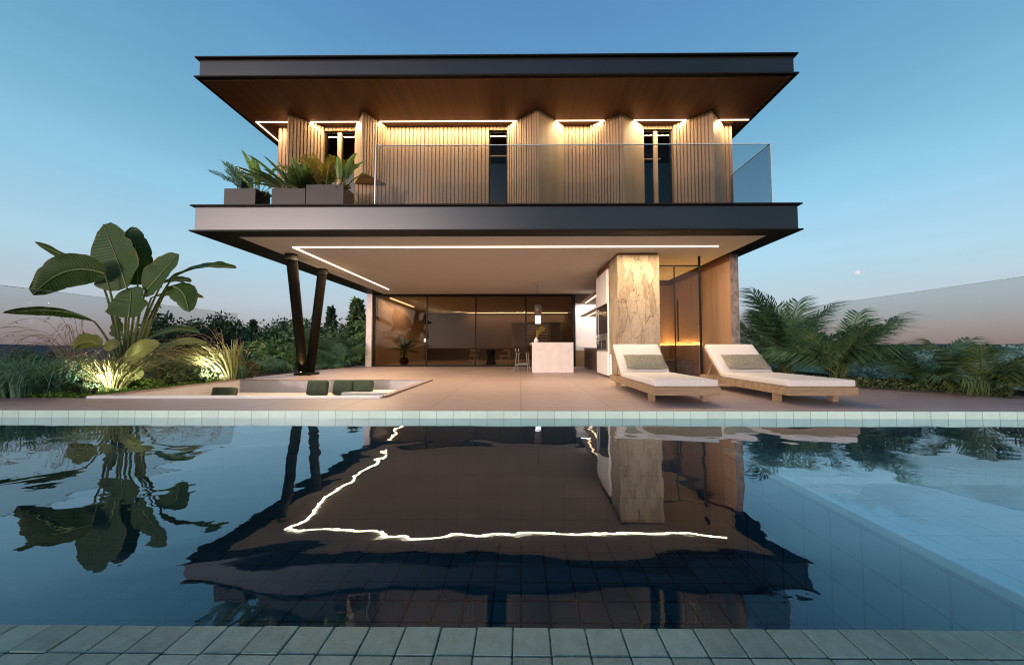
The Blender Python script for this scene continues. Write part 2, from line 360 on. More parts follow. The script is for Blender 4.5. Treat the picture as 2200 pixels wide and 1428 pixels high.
ge = N(nt, 'ShaderNodeNewGeometry'); tc = N(nt, 'ShaderNodeTexCoord'); nz = N(nt, 'ShaderNodeTexNoise'); nz.inputs['Scale'].default_value = 26; nz.inputs['Detail'].default_value = 9; nz.inputs['Roughness'].default_value = 0.7
L(nt, tc, 'Object', nz, 'Vector'); a1 = N(nt, 'ShaderNodeMath', operation='MULTIPLY_ADD'); a1.inputs[1].default_value = 0.32; L(nt, ge, 'Random Per Island', a1, 0); L(nt, nz, 'Fac', a1, 2)
rp = N(nt, 'ShaderNodeValToRGB'); rp.color_ramp.elements[0].position = 0.38; rp.color_ramp.elements[1].position = 0.95
rp.color_ramp.elements[0].color = (0.062, 0.138, 0.135, 1); rp.color_ramp.elements[1].color = (0.15, 0.275, 0.265, 1); L(nt, a1, 'Value', rp, 'Fac'); L(nt, rp, 'Color', b, 'Base Color')
n3 = N(nt, 'ShaderNodeTexNoise'); n3.inputs['Scale'].default_value = 130; n3.inputs['Detail'].default_value = 8; L(nt, tc, 'Object', n3, 'Vector')
b2 = N(nt, 'ShaderNodeBump'); b2.inputs['Strength'].default_value = 0.9; b2.inputs['Distance'].default_value = 0.003; L(nt, n3, 'Fac', b2, 'Height'); L(nt, b2, 'Normal', b, 'Normal')
L(nt, b, 'BSDF', out, 'Surface'); M['coping_tile'] = m
M['ground'] = mat('far_ground', (0.065, 0.07, 0.075), 0.95, 0, 0.1, 0.4, (0.03, 0.03, 0.03))  # lightened and blued: distant mist put into the colour
M['hill'] = mat('far_hill', (0.10, 0.095, 0.11), 0.95, 0, 0.05, 0.3, (0.02, 0.02, 0.02))  # far haze painted in as a lighter bluish tone
M['bark'] = mat('bark', (0.09, 0.065, 0.045), 0.9, 0, 0.2, 0.25, (8, 8, 2), bump=0.5)
M['stemgreen'] = mat('green_stem', (0.07, 0.10, 0.03), 0.6, 0, 0.3, 0.2, (5, 5, 2))
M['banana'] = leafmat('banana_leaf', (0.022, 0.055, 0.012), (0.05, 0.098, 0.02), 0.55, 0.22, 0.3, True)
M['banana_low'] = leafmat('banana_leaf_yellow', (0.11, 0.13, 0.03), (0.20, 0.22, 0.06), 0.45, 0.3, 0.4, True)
M['rib_leaf'] = mat('leaf_rib', (0.22, 0.26, 0.10), 0.5, 0, 0.3, 0.1)
M['palm'] = leafmat('palm_leaf', (0.0436, 0.1151, 0.0630), (0.1236, 0.2213, 0.1257), 0.5, 0.25)
M['palm_light'] = leafmat('palm_leaf_light', (0.0720, 0.1200, 0.0420), (0.1560, 0.2040, 0.0720), 0.5, 0.3)
M['bluepalm'] = leafmat('blue_palm_leaf', (0.0874, 0.1856, 0.1856), (0.1747, 0.3058, 0.2621), 0.5, 0.2)
M['grass_b'] = leafmat('blue_green_grass', (0.0702, 0.1685, 0.1264), (0.1685, 0.3089, 0.2246), 0.55, 0.25)
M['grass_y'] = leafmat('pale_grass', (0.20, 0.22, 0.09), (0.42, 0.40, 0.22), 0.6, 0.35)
M['straw'] = leafmat('straw_stem', (0.28, 0.22, 0.14), (0.42, 0.33, 0.22), 0.7, 0.3)
M['cover'] = leafmat('ground_cover_leaf', (0.0600, 0.1320, 0.0240), (0.1440, 0.2400, 0.0480), 0.55, 0.3)
M['shrub'] = leafmat('dark_shrub_leaf', (0.0270, 0.0525, 0.0210), (0.0750, 0.1125, 0.0450), 0.6, 0.2)
M['rust'] = leafmat('rusty_shrub_leaf', (0.07, 0.05, 0.015), (0.15, 0.10, 0.03), 0.6, 0.3)
M['tree'] = leafmat('tree_leaf', (0.0469, 0.1031, 0.0469), (0.1406, 0.2156, 0.0938), 0.6, 0.25)
M['tree_dark'] = leafmat('dark_tree_leaf', (0.0250, 0.0582, 0.0374), (0.0728, 0.1248, 0.0749), 0.6, 0.2)
M['tree_light'] = leafmat('light_tree_leaf', (0.0780, 0.1560, 0.0468), (0.1872, 0.2652, 0.1092), 0.6, 0.3)
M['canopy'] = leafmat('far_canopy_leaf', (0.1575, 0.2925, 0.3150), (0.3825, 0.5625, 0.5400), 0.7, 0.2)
M['gold'] = leafmat('golden_fern_leaf', (0.1920, 0.1560, 0.0300), (0.3600, 0.2640, 0.0600), 0.5, 0.35)
M['rug'] = mat('dark_rug', (0.03, 0.025, 0.02), 0.95, 0, 0.1, 0.2)

# ------------------------------------------------------------------ sky, sun
SUN_AZ = R(29.5); SUN_EL = R(4.0)       # sun low behind the camera, to its left
w = bpy.data.worlds.new('World'); sc.world = w; w.use_nodes = True
nt = w.node_tree; nt.nodes.clear()
wo = N(nt, 'ShaderNodeOutputWorld'); bg = N(nt, 'ShaderNodeBackground')
sky = N(nt, 'ShaderNodeTexSky'); sky.sky_type = 'NISHITA'; sky.sun_disc = False
sky.sun_elevation = SUN_EL; sky.sun_rotation = math.pi + SUN_AZ
sky.altitude = 100; sky.air_density = 1.0; sky.dust_density = 0.6; sky.ozone_density = 2.5
# dusk sky: the Nishita glow round the set sun plus the blue-to-rose dome of the opposite side
tcw = N(nt, 'ShaderNodeTexCoord'); spw = N(nt, 'ShaderNodeSeparateXYZ'); L(nt, tcw, 'Generated', spw, 'Vector')
rpw = N(nt, 'ShaderNodeValToRGB'); cr_ = rpw.color_ramp
STOPS = [(0.0, (0.27, 0.215, 0.27)), (0.035, (0.37, 0.31, 0.37)), (0.10, (0.47, 0.53, 0.61)), (0.19, (0.42, 0.63, 0.75)), (0.32, (0.28, 0.57, 0.75)),
         (0.47, (0.165, 0.41, 0.60)), (0.68, (0.10, 0.27, 0.515)), (1.0, (0.06, 0.18, 0.42))]
while len(cr_.elements) < len(STOPS): cr_.elements.new(0.5)
for el_, (p_, c_) in zip(cr_.elements, STOPS): el_.position = p_; el_.color = c4(c_)
L(nt, spw, 'Z', rpw, 'Fac')
# faint high streaks of cloud
mpw = N(nt, 'ShaderNodeMapping'); mpw.inputs['Scale'].default_value = (1.5, 1.5, 9); mpw.inputs['Rotation'].default_value = (0.0, 0.25, 0.3); L(nt, tcw, 'Generated', mpw, 'Vector')
nzw = N(nt, 'ShaderNodeTexNoise'); nzw.inputs['Scale'].default_value = 1.6; nzw.inputs['Detail'].default_value = 7; L(nt, mpw, 'Vector', nzw, 'Vector')
mrw = N(nt, 'ShaderNodeMapRange'); mrw.inputs['From Min'].default_value = 0.45; mrw.inputs['From Max'].default_value = 0.8; mrw.inputs['To Min'].default_value = 1.0; mrw.inputs['To Max'].default_value = 1.09; L(nt, nzw, 'Fac', mrw, 'Value')
vmw = N(nt, 'ShaderNodeVectorMath', operation='SCALE'); L(nt, rpw, 'Color', vmw, 0); L(nt, mrw, 'Result', vmw, 'Scale')
bg2 = N(nt, 'ShaderNodeBackground'); L(nt, vmw, 'Vector', bg2, 'Color'); bg2.inputs['Strength'].default_value = 0.92
L(nt, sky, 'Color', bg, 'Color')
# bright afterglow round the point where the sun has gone down, and the dome a little dimmer on that side
SD = (-math.sin(SUN_AZ), -math.cos(SUN_AZ), 0.03)
dt = N(nt, 'ShaderNodeVectorMath', operation='DOT_PRODUCT'); dt.inputs[1].default_value = SD; L(nt, tcw, 'Generated', dt, 0)
mxd = N(nt, 'ShaderNodeMath', operation='MAXIMUM'); mxd.inputs[1].default_value = 0; L(nt, dt, 'Value', mxd, 0)
pw_ = N(nt, 'ShaderNodeMath', operation='POWER'); pw_.inputs[1].default_value = 20; L(nt, mxd, 'Value', pw_, 0)
bg3 = N(nt, 'ShaderNodeBackground'); bg3.inputs['Color'].default_value = (1.0, 0.86, 0.80, 1)
m4 = N(nt, 'ShaderNodeMath', operation='MULTIPLY'); m4.inputs[1].default_value = 9.5; L(nt, pw_, 'Value', m4, 0); L(nt, m4, 'Value', bg3, 'Strength')
dm = N(nt, 'ShaderNodeMapRange'); dm.inputs['From Min'].default_value = -0.6; dm.inputs['From Max'].default_value = 0.2; dm.inputs['To Min'].default_value = 0.42; dm.inputs['To Max'].default_value = 0.92
L(nt, spw, 'Y', dm, 'Value'); L(nt, dm, 'Result', bg2, 'Strength')
ad3 = N(nt, 'ShaderNodeAddShader'); L(nt, bg3, 'Background', ad3, 0)
adw = N(nt, 'ShaderNodeAddShader'); L(nt, bg, 'Background', ad3, 1); L(nt, ad3, 'Shader', adw, 0); L(nt, bg2, 'Background', adw, 1)
bg.inputs['Strength'].default_value = 0.05
L(nt, adw, 'Shader', wo, 'Surface')
sd = bpy.data.lights.new('sun', 'SUN'); so = bpy.data.objects.new('sun', sd); col.objects.link(so)
sd.energy = 1.5; sd.angle = R(1.2); sd.color = (1.0, 0.70, 0.58)
dirv = V((math.sin(SUN_AZ) * math.cos(SUN_EL), math.cos(SUN_AZ) * math.cos(SUN_EL), -math.sin(SUN_EL)))
so.rotation_euler = dirv.to_track_quat('-Z', 'Y').to_euler()
so.location = (-20, -30, 10)
sc.view_settings.view_transform = 'Standard'; sc.view_settings.look = 'None'
sc.view_settings.exposure = 0.0; sc.view_settings.gamma = 1.0
try: sc.cycles.use_denoising = True
except Exception: pass
sc.cycles.max_bounces = 8; sc.cycles.transparent_max_bounces = 24; sc.cycles.diffuse_bounces = 3; sc.cycles.glossy_bounces = 4
sc.cycles.sample_clamp_indirect = 2.0; sc.cycles.filter_width = 1.1

# ================================================================== SETTING
WZ = -0.096; PY0, PY1 = 1.025, 4.48; PX0, PX1 = -9.0, 8.0; PF = -1.66; BX, BZ = 2.55, -0.46
def structure(o): o['kind'] = 'structure'; return o
g = MB(); S = 6000
# the far ground as one sheet, with an opening where the pool shell is sunk
g.add([(-S,-S,-2.6),(S,-S,-2.6),(S,S,-2.6),(-S,S,-2.6)], [(0,1,2,3)])
structure(g.build('ground', M['ground']))
pl = MB()
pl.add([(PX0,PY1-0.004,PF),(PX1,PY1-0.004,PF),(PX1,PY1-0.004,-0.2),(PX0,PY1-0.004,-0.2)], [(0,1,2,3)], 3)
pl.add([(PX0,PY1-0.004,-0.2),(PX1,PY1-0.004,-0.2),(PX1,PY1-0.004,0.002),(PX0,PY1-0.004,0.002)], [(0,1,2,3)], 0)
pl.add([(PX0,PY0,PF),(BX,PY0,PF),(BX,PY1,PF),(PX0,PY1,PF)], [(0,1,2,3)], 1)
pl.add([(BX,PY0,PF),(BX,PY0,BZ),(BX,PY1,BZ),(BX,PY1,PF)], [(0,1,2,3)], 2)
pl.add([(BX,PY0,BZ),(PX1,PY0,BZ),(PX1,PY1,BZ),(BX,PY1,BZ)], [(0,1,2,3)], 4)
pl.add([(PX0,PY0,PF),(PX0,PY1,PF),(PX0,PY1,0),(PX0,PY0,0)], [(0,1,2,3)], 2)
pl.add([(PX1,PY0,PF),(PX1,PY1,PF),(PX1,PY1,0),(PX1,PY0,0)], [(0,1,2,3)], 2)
pl.add([(PX0,PY0,PF),(PX1,PY0,PF),(PX1,PY0,-0.03),(PX0,PY0,-0.03)], [(0,1,2,3)], 0)
structure(pl.build('pool_shell', [M['tile_xz'], M['tile_xy'], M['tile_yz'], M['tile_deep'], M['tile_ledge']]))
# water: surface sheet with ripples, absorbing body
m, nt, out = newmat('pool_water')
t = N(nt, 'ShaderNodeBsdfTransparent'); t.inputs['Color'].default_value = (0.86, 0.94, 0.97, 1)
gl = N(nt, 'ShaderNodeBsdfGlossy'); gl.inputs['Roughness'].default_value = 0.0; gl.inputs['Color'].default_value = (0.82, 0.92, 1.0, 1)
tc = N(nt, 'ShaderNodeTexCoord')
mp = N(nt, 'ShaderNodeMapping'); mp.inputs['Scale'].default_value = (1.0, 1.5, 1); L(nt, tc, 'Object', mp, 'Vector')
n1 = N(nt, 'ShaderNodeTexNoise'); n1.inputs['Scale'].default_value = 1.3; n1.inputs['Detail'].default_value = 1.8; n1.inputs['Roughness'].default_value = 0.35; n1.inputs['Distortion'].default_value = 0.6
L(nt, mp, 'Vector', n1, 'Vector')
bp = N(nt, 'ShaderNodeBump'); bp.inputs['Strength'].default_value = 1.0; bp.inputs['Distance'].default_value = 0.0064
L(nt, n1, 'Fac', bp, 'Height')
n4 = N(nt, 'ShaderNodeTexNoise'); n4.inputs['Scale'].default_value = 8; n4.inputs['Detail'].default_value = 2; L(nt, mp, 'Vector', n4, 'Vector')
bq = N(nt, 'ShaderNodeBump'); bq.inputs['Strength'].default_value = 1.0; bq.inputs['Distance'].default_value = 0.0002; L(nt, n4, 'Fac', bq, 'Height'); L(nt, bp, 'Normal', bq, 'Normal')
bp = bq; L(nt, bp, 'Normal', gl, 'Normal')
fr = facing_fresnel(nt, 0.07, bp, 1.0, 3.7)
mx = N(nt, 'ShaderNodeMixShader'); L(nt, fr, 'Value', mx, 'Fac'); L(nt, t, 'BSDF', mx, 1); L(nt, gl, 'BSDF', mx, 2)
L(nt, mx, 'Shader', out, 'Surface')
va = N(nt, 'ShaderNodeVolumeAbsorption'); va.inputs['Color'].default_value = (0.46, 0.68, 0.75, 1); va.inputs['Density'].default_value = 0.48
L(nt, va, 'Volume', out, 'Volume')
M['water'] = m
e = 0.003
wb = MB(); wb.box((PX0 + e, PY0 + e, PF + e), (BX - e, PY1 - e, WZ))
# the body follows the submerged ledge: one closed L-shaped solid
wb = MB()
prof = [(PX0 + e, PF + e), (BX - 0.016, PF + e), (BX - 0.016, BZ + 0.01), (PX1 - e, BZ + 0.01), (PX1 - e, WZ), (PX0 + e, WZ)]
n = len(prof)
wb.add([V((x, PY0 + e, z)) for x, z in prof] + [V((x, PY1 - e, z)) for x, z in prof],
       [tuple(range(n)), tuple(range(n, 2 * n))[::-1]] + [((i + 1) % n, i, n + i, n + (i + 1) % n) for i in range(n)])
structure(wb.build('pool_water', M['water']))
# coping at the camera's side of the pool
cp = MB(); cp.box((PX0, -2.0, -0.03), (PX1, PY0, -0.004)); cp.box((PX0, -2.0, -2.5), (PX1, PY0 - 0.06, -0.032))
structure(cp.build('pool_coping', M['coping']))
ct = MB(); tw, td = 0.1015, 0.0932; rc = random.Random(12)
bmt = MB(); bmt.rbox((-tw / 2 + 0.0016, -td / 2 + 0.0016, -0.02), (tw / 2 - 0.0016, td / 2 - 0.0016, 0.008), 0.0035, 2)
for j in range(9):
    for i in range(-40, 41):
        cx_, cy_ = (i + 0.28) * tw, PY0 + 0.004 - td * (j + 0.5); mt_ = Matrix.Translation((cx_, cy_, rc.uniform(-0.0012, 0.0012))) @ Matrix.Rotation(rc.uniform(-0.006, 0.006), 4, 'X') @ Matrix.Rotation(rc.uniform(-0.006, 0.006), 4, 'Y')
        ct.add([mt_ @ v for v in bmt.v], bmt.f, 0, False)
structure(ct.build('coping_tile', M['coping_tile']))
nb_ = MB(); nb_.box((BX - 0.012, PY0 + 0.01, BZ - 0.05), (BX + 0.05, PY1 - 0.01, BZ + 0.006)); structure(nb_.build('ledge_nosing', M['edge_highlight']))  # added strip; its pale colour paints the ledge's edge highlight
# deck with an opening for the sunken lounge
LX0, LX1, LY0, LY1 = -6.9, -2.22, 5.58, 8.55
dk = MB()
def slab(x0, y0, x1, y1): dk.box((x0, y0, -0.30), (x1, y1, 0.0))
slab(PX0, PY1, PX1, LY0)
slab(LX1, LY0, 5.3, LY1)
dk.prism([(5.3, LY0), (8.0, LY0), (5.3, 8.4)], -0.30, 0.0)
slab(-7.3, LY1, 5.3, 24.0)
structure(dk.build('deck', M['deck']))
sb = MB()
sb.prism([(-9.0, LY0), (LX0, LY0), (LX0, LY1), (-7.3, LY1), (-7.3, 24), (-9.0, 24)], -0.4, -0.03)
sb.prism([(8.0, LY0), (9.3, LY0), (9.3, 24), (5.3, 24), (5.3, 8.4)], -0.4, -0.03)
sb.box((-9.2, -2, -2.6), (-9.0, 24, -0.04)); sb.box((9.15, -2, -2.6), (9.3, LY0 - 0.001, -0.04))
structure(sb.build('soil', M['soil']))
kb = MB()
a = V((8.0, LY0, 0)); b_ = V((5.3, 8.4, 0)); dd = (b_ - a).normalized(); nn = V((-dd.y, dd.x, 0)) * -0.05
kb.prism([(a.x, a.y), (b_.x, b_.y), (b_.x + nn.x, b_.y + nn.y), (a.x + nn.x, a.y + nn.y)], 0.0, 0.035)
kb.box((-7.36, LY1, -0.1), (-7.30, 15.0, 0.03)); kb.box((5.3, 8.4, -0.1), (5.36, 24, 0.035))
structure(kb.build('garden_kerb', M['black']))
hl = MB()
for i in range(3):
    d = 1500 + 900 * i; k = 60; vs = []; fs = []
    for j in range(k + 1):
        an = math.pi * (j / k) + R(0); x = math.cos(an) * d; y = math.sin(an) * d
        h = 4 + 10 * i + (9 + 6 * i) * mnoise.noise(V((j * 0.33, i * 7.1, 0))) + 5 * mnoise.noise(V((j * 1.3, i, 3)))
        vs += [V((x, y, -3)), V((x * 1.15, y * 1.15, max(2, h)))]
    for j in range(k): fs.append((2 * j, 2 * j + 2, 2 * j + 3, 2 * j + 1))
    hl.add(vs, fs, 0, True)
structure(hl.build('hills', M['hill']))
# far side of the plot behind the camera: land seen only in reflections
ms = MB()
import math as _m
mo = bmesh.new(); bmesh.ops.create_uvsphere(mo, u_segments=24, v_segments=12, radius=1); 
mp_ = at(1843, 585, Y=900); mo.verts.ensure_lookup_table(); mo.verts.index_update()
ms.add([mp_ + v.co * 5.2 for v in mo.verts], [[v.index for v in f.verts] for f in mo.faces], 0, True); mo.free()
tag(ms.build('moon', M['moon']), 'small pale moon low in the blue sky above the palms', 'moon', kind='thing')

# ================================================================== HOUSE
house = empty('villa', (0, 15, 0), 'two storey modern villa with charcoal overhanging slabs and warm ribbed wood walls', 'house')
HX0, HX1 = -6.66, 5.595
SF, RF = 6.85, 6.82; HB = 24.0
SZ0, SZ1, RZ0, RZ1 = 3.135, 3.68, 6.31, 6.745
def beam_edge(name, yf, z0, z1, d=0.06, th=0.028):
    mb = MB()
    mb.box((HX0 + d, yf + d, z0 + th), (HX1 - d, HB, z1 - th))
    o = mb.build(name, M['metal'], house)
    t = MB()
    t.box((HX0, yf, z0), (HX1, HB + 0.05, z0 + th - 0.001)); t.box((HX0, yf, z1 - th + 0.001), (HX1, HB + 0.05, z1))
    t.build('edge_flange', M['black'], o)
    return o
slab_o = beam_edge('floor_slab', SF, SZ0, SZ1)
roof_o = beam_edge('roof', RF, RZ0, RZ1)
pbox('soffit', M['soffit'], roof_o, ((HX0 + 0.09, RF + 0.09, RZ0 - 0.012), (HX1 - 0.09, HB - 0.1, RZ0 - 0.001)))
pbox('balcony_floor', M['greystone'], slab_o, ((HX0 + 0.1, SF + 0.1, SZ1 + 0.001), (HX1 - 0.1, 8.6, SZ1 + 0.01)))
pbox('soffit', M['black'], slab_o, ((HX0 + 0.03, SF + 0.03, SZ0 - 0.006), (HX1 - 0.03, HB - 0.1, SZ0 - 0.001)))
pbox('ceiling', M['ceiling'], slab_o, ((-5.92, 7.2, SZ0 - 0.016), (5.09, 14.94, SZ0 - 0.007)))
# led strips (upper one washes the wall behind, lower one frames the terrace ceiling)
def strip(name, m_, parent, *boxes): return pbox(name, m_, parent, *boxes)
LZ = SZ0 - 0.016
strip('light_strip', M['led'], slab_o, ((-5.25, 7.89, LZ - 0.025), (4.50, 7.915, LZ - 0.001)), ((-5.25, 7.916, LZ - 0.025), (-5.222, 13.7, LZ - 0.001)))
UZ = RZ0 - 0.012
strip('light_strip', M['led_up'], roof_o, ((-6.46, 8.22, UZ - 0.015), (5.50, 8.245, UZ - 0.001)), ((-6.46, 8.246, UZ - 0.015), (-6.435, 9.6, UZ - 0.001)))

def area(name, a, b, wd, watts, c, parent, down=(0, 0, -1)):
    """a linear lamp from a to b"""
    a = V(a); b = V(b); ld = bpy.data.lights.new(name, 'AREA'); ld.shape = 'RECTANGLE'; ld.size = (b - a).length; ld.size_y = wd; ld.energy = watts; ld.color = c
    o = bpy.data.objects.new(name, ld); col.objects.link(o); o.parent = parent
    x = (b - a).normalized(); z = -V(down).normalized(); y = z.cross(x).normalized()
    o.matrix_local = Matrix.Translation((a + b) / 2 - origin(parent)) @ Matrix((x, y, z)).transposed().to_4x4()
    return o
CL = (1.0, 0.70, 0.39); CU = (1.0, 0.70, 0.39)
area('strip_lamp', (-5.25, 7.9025, LZ - 0.032), (4.5, 7.9025, LZ - 0.032), 0.014, 410, CL, slab_o)
area('strip_lamp', (-5.236, 7.95, LZ - 0.032), (-5.236, 13.7, LZ - 0.032), 0.014, 270, CL, slab_o)
area('strip_lamp', (-6.4, 8.2325, UZ - 0.017), (5.4, 8.2325, UZ - 0.017), 0.024, 330, CU, roof_o)
area('strip_lamp', (-6.4475, 8.3, UZ - 0.017), (-6.4475, 9.6, UZ - 0.017), 0.024, 22, CU, roof_o)
# ---- upper storey
UY = 8.45; UT = RZ0 - 0.012; UB = SZ1 + 0.002
def ribbed(mb, p0, p1, z0, z1, pitch=0.093, gap=0.024, dep=0.016, m=0, m2=1):
    p0 = V((p0[0], p0[1], 0)); p1 = V((p1[0], p1[1], 0)); d = p1 - p0; Ln = d.length; d.normalize(); nrm = V((d.y, -d.x, 0))
    k = max(1, round(Ln / pitch)); pt = Ln / k
    for i in range(k):
        a = p0 + d * (i * pt); b = a + d * gap; c = p0 + d * ((i + 1) * pt)
        def q(u, v, mm):
            mb.add([(u.x, u.y, z0), (v.x, v.y, z0), (v.x, v.y, z1), (u.x, u.y, z1)], [(0, 1, 2, 3)], mm)
        bo = b + nrm * dep; co_ = c + nrm * dep
        q(a, b, m2); q(b, bo, m); q(bo, co_, m); q(co_, c, m)
        mb.add([(b.x, b.y, z0), (c.x, c.y, z0), (co_.x, co_.y, z0), (bo.x, bo.y, z0)], [(0, 1, 2, 3)], m)
uw = MB()
for x0, x1, z0, z1 in ((-6.05, -4.91, UB, UT), (-4.12, -3.35, UB, 4.85), (-3.349, -0.795, UB, UT), (-0.333, 3.035, UB, UT), (3.745, 5.21, UB, UT)):
    uw.box((x0, UY + 0.001, z0), (x1, UY + 0.15, z1 - 0.002), 1)
    ribbed(uw, (x0, UY), (x1, UY), z0, z1 - 0.003)
for x0, x1 in ((-4.909, -4.121), (-0.794, -0.334), (3.036, 3.744)):     # ribbed head over each window
    uw.box((x0, UY + 0.001, 6.2), (x1, UY + 0.15, UT - 0.002), 1); ribbed(uw, (x0, UY), (x1, UY), 6.2, UT - 0.003)
uw.box((-6.05, UY + 0.151, UB), (-5.95, HB - 0.3, UT - 0.002), 0); uw.box((5.11, UY + 0.151, UB), (5.21, HB - 0.3, UT - 0.002), 0)
uw.box((-5.9, HB - 0.4, UB), (5.1, HB - 0.3, UT - 0.002), 0)
uwall = uw.build('ribbed_wall', [M['rib'], M['ribback']], house)
pbox('room_lining', M['brown'], uwall, ((-5.9, 12.6, UB), (5.1, 12.7, UT - 0.01)))
for q_ in (((-5.0, 9.8, UT - 0.10), (-3.9, 9.83, UT - 0.08)), ((3.0, 9.8, UT - 0.10), (4.0, 9.83, UT - 0.08)), ((-0.9, 9.5, UT - 0.16), (-0.2, 9.53, UT - 0.14))): pbox('ceiling_lamp', M['led_dim'], uwall, q_)
def window(x0, x1, mull, yy=UY + 0.05):
    z0, z1 = UB, 6.198
    fr = MB(); t = 0.03
    fr.box((x0, yy, z0), (x0 + t, yy + 0.06, z1)); fr.box((x1 - t, yy, z0), (x1, yy + 0.06, z1))
    fr.box((x0 + t, yy, z1 - t), (x1 - t, yy + 0.06, z1)); fr.box((x0 + t, yy, z0), (x1 - t, yy + 0.06, z0 + t))
    o = MB().build('window', M['black'], house) if False else fr.build('window', M['black'], house)
    if mull is not None: pbox('mullion', M['fin'], o, ((mull - 0.045, yy - 0.035, z0 + t), (mull + 0.045, yy + 0.05, z1 - t)))
    pbox('pane', M['glass_window'], o, ((x0 + t, yy + 0.03, z0 + t), (x1 - t, yy + 0.035, z1 - t)))
window(-4.91, -4.12, -4.53); window(-0.795, -0.333, None); window(3.035, 3.745, 3.345)
# staircase glimpsed through the right window
st = MB()
for i in range(6): st.box((3.25 + 0.12 * i, 9.6, 3.7 + 0.16 * i), (3.37 + 0.12 * i, 10.4, 3.86 + 0.16 * i))
st.build('stair', M['white'], house)
def fin(peak, l, r, z0, ribside):
    """folded wall fin: two faces meeting at an edge toward the balcony, one of them ribbed"""
    mb = MB(); P = V((*peak, 0)); Lp = V((l, UY - 0.03, 0)); Rp = V((r, UY - 0.03, 0)); zt = UT - 0.003
    mb.prism([(Lp.x, Lp.y), (P.x - 0.02, P.y), (P.x + 0.02, P.y), (Rp.x, Rp.y)], z0, zt, 0)
    if ribside == 'L': ribbed(mb, (Lp.x, Lp.y), (P.x - 0.02, P.y), z0 + 0.001, zt - 0.001, 0.074, m=1, m2=2)
    else: ribbed(mb, (P.x + 0.02, P.y), (Rp.x, Rp.y), z0 + 0.001, zt - 0.001, 0.074, m=1, m2=2)
    mb.build('wall_fin', [M['fin'], M['rib'], M['ribback']], house)
fin((-5.47, 7.95), -5.62, -4.91, UB, 'R')
fin((-3.68, 7.88), -4.12, -3.33, 4.84, 'R')
fin((0.389, 7.834), -0.333, 1.08, UB, 'L')
fin((2.393, 8.01), 1.70, 3.035, UB, 'L')
fin((4.447, 7.913), 3.75, 5.0, UB, 'L')
# balcony railing
RY = 7.0; RT = 4.96
rl = MB(); x0r, x1r = at(808, 312, Y=RY).x, 5.10
rl.box((x0r, RY, SZ1 + 0.002), (x1r, RY + 0.018, RT)); rl.box((x1r - 0.018, RY + 0.019, SZ1 + 0.002), (x1r, UY - 0.12, RT))
rail = rl.build('balcony_railing', M['glass_rail'], house)
re_ = MB(); re_.box((x0r, RY - 0.001, RT + 0.0005), (x1r, RY + 0.019, RT + 0.012)); re_.box((x1r - 0.019, RY + 0.02, RT + 0.0005), (x1r + 0.001, UY - 0.12, RT + 0.012))
re_.box((x1r + 0.0005, RY, SZ1 + 0.002), (x1r + 0.012, RY + 0.018, RT)); re_.build('top_rail', M['glass_edge'], rail)
pbox('end_post', M['steel'], rail, ((x0r - 0.02, RY, SZ1 + 0.002), (x0r - 0.0005, RY + 0.02, RT + 0.015)))

# ---- V column
vb = V((-6.42, 10.4, 0))
for tx, ty in ((-5.70, 8.53), (-5.85, 10.17)):
    mb = MB(); top = V((tx, ty, SZ0 - 0.016)); dv = (top - vb)
    mb.tube([vb + V((0.10 if tx < -5.8 else -0.02, 0.05 if tx < -5.8 else -0.08, 0.05)), top], 0.125, 24)
    o = mb.build('support_column', M['column'], house)
    c = MB(); c.tube([top + V((0, 0, -0.16)), top], 0.137, 24); c.build('column_cap', M['black'], o)
c = MB(); c.box((vb.x - 0.2, vb.y - 0.24, 0.0), (vb.x + 0.28, vb.y + 0.24, 0.07)); c.build('column_foot', M['black'], house)

# ---- glass facade with four sliding panels
FY = 15.0; FXL, FXR = -6.38, 2.34
fr = MB(); fr.box((FXL, FY - 0.05, SZ0 - 0.10), (FXR, FY + 0.05, SZ0 - 0.02)); fr.box((FXL, FY - 0.05, 0.001), (FXR, FY + 0.05, 0.03))
fr.box((FXL, FY - 0.05, 0.031), (FXL + 0.06, FY + 0.05, SZ0 - 0.101)); fr.box((FXR - 0.10, FY - 0.05, 0.031), (FXR, FY + 0.05, SZ0 - 0.101))
fr.build('facade_frame', M['black'], house)
xs = [FXL + 0.06] + [at(px, 700, Y=FY).x for px in (917, 1022, 1130)] + [FXR - 0.10]
for i in range(4):
    a, b2 = xs[i], xs[i + 1]
    f2 = MB(); tt = 0.03
    f2.box((a, FY - 0.03, 0.031), (a + tt, FY + 0.03, SZ0 - 0.101)); f2.box((b2 - tt, FY - 0.03, 0.031), (b2, FY + 0.03, SZ0 - 0.101)); f2.box((a + tt, FY - 0.03, 0.031), (b2 - tt, FY + 0.03, 0.06)); f2.box((a + tt, FY - 0.03, SZ0 - 0.13), (b2 - tt, FY + 0.03, SZ0 - 0.101))
    o = f2.build('sliding_door', M['black'], house)
    pbox('pane', M['glass_facade'], o, ((a + tt, FY - 0.004, 0.061), (b2 - tt, FY + 0.004, SZ0 - 0.131)))
    if i == 0: pbox('handle', M['lamp'] if False else M['steel'], o, ((b2 - 0.10, FY - 0.07, 1.05), (b2 - 0.02, FY - 0.032, 1.2)))
pbox('facade_pier', M['concrete'], house, ((-6.62, FY - 0.15, 0.001), (FXL - 0.002, FY + 0.3, SZ0 - 0.017)))
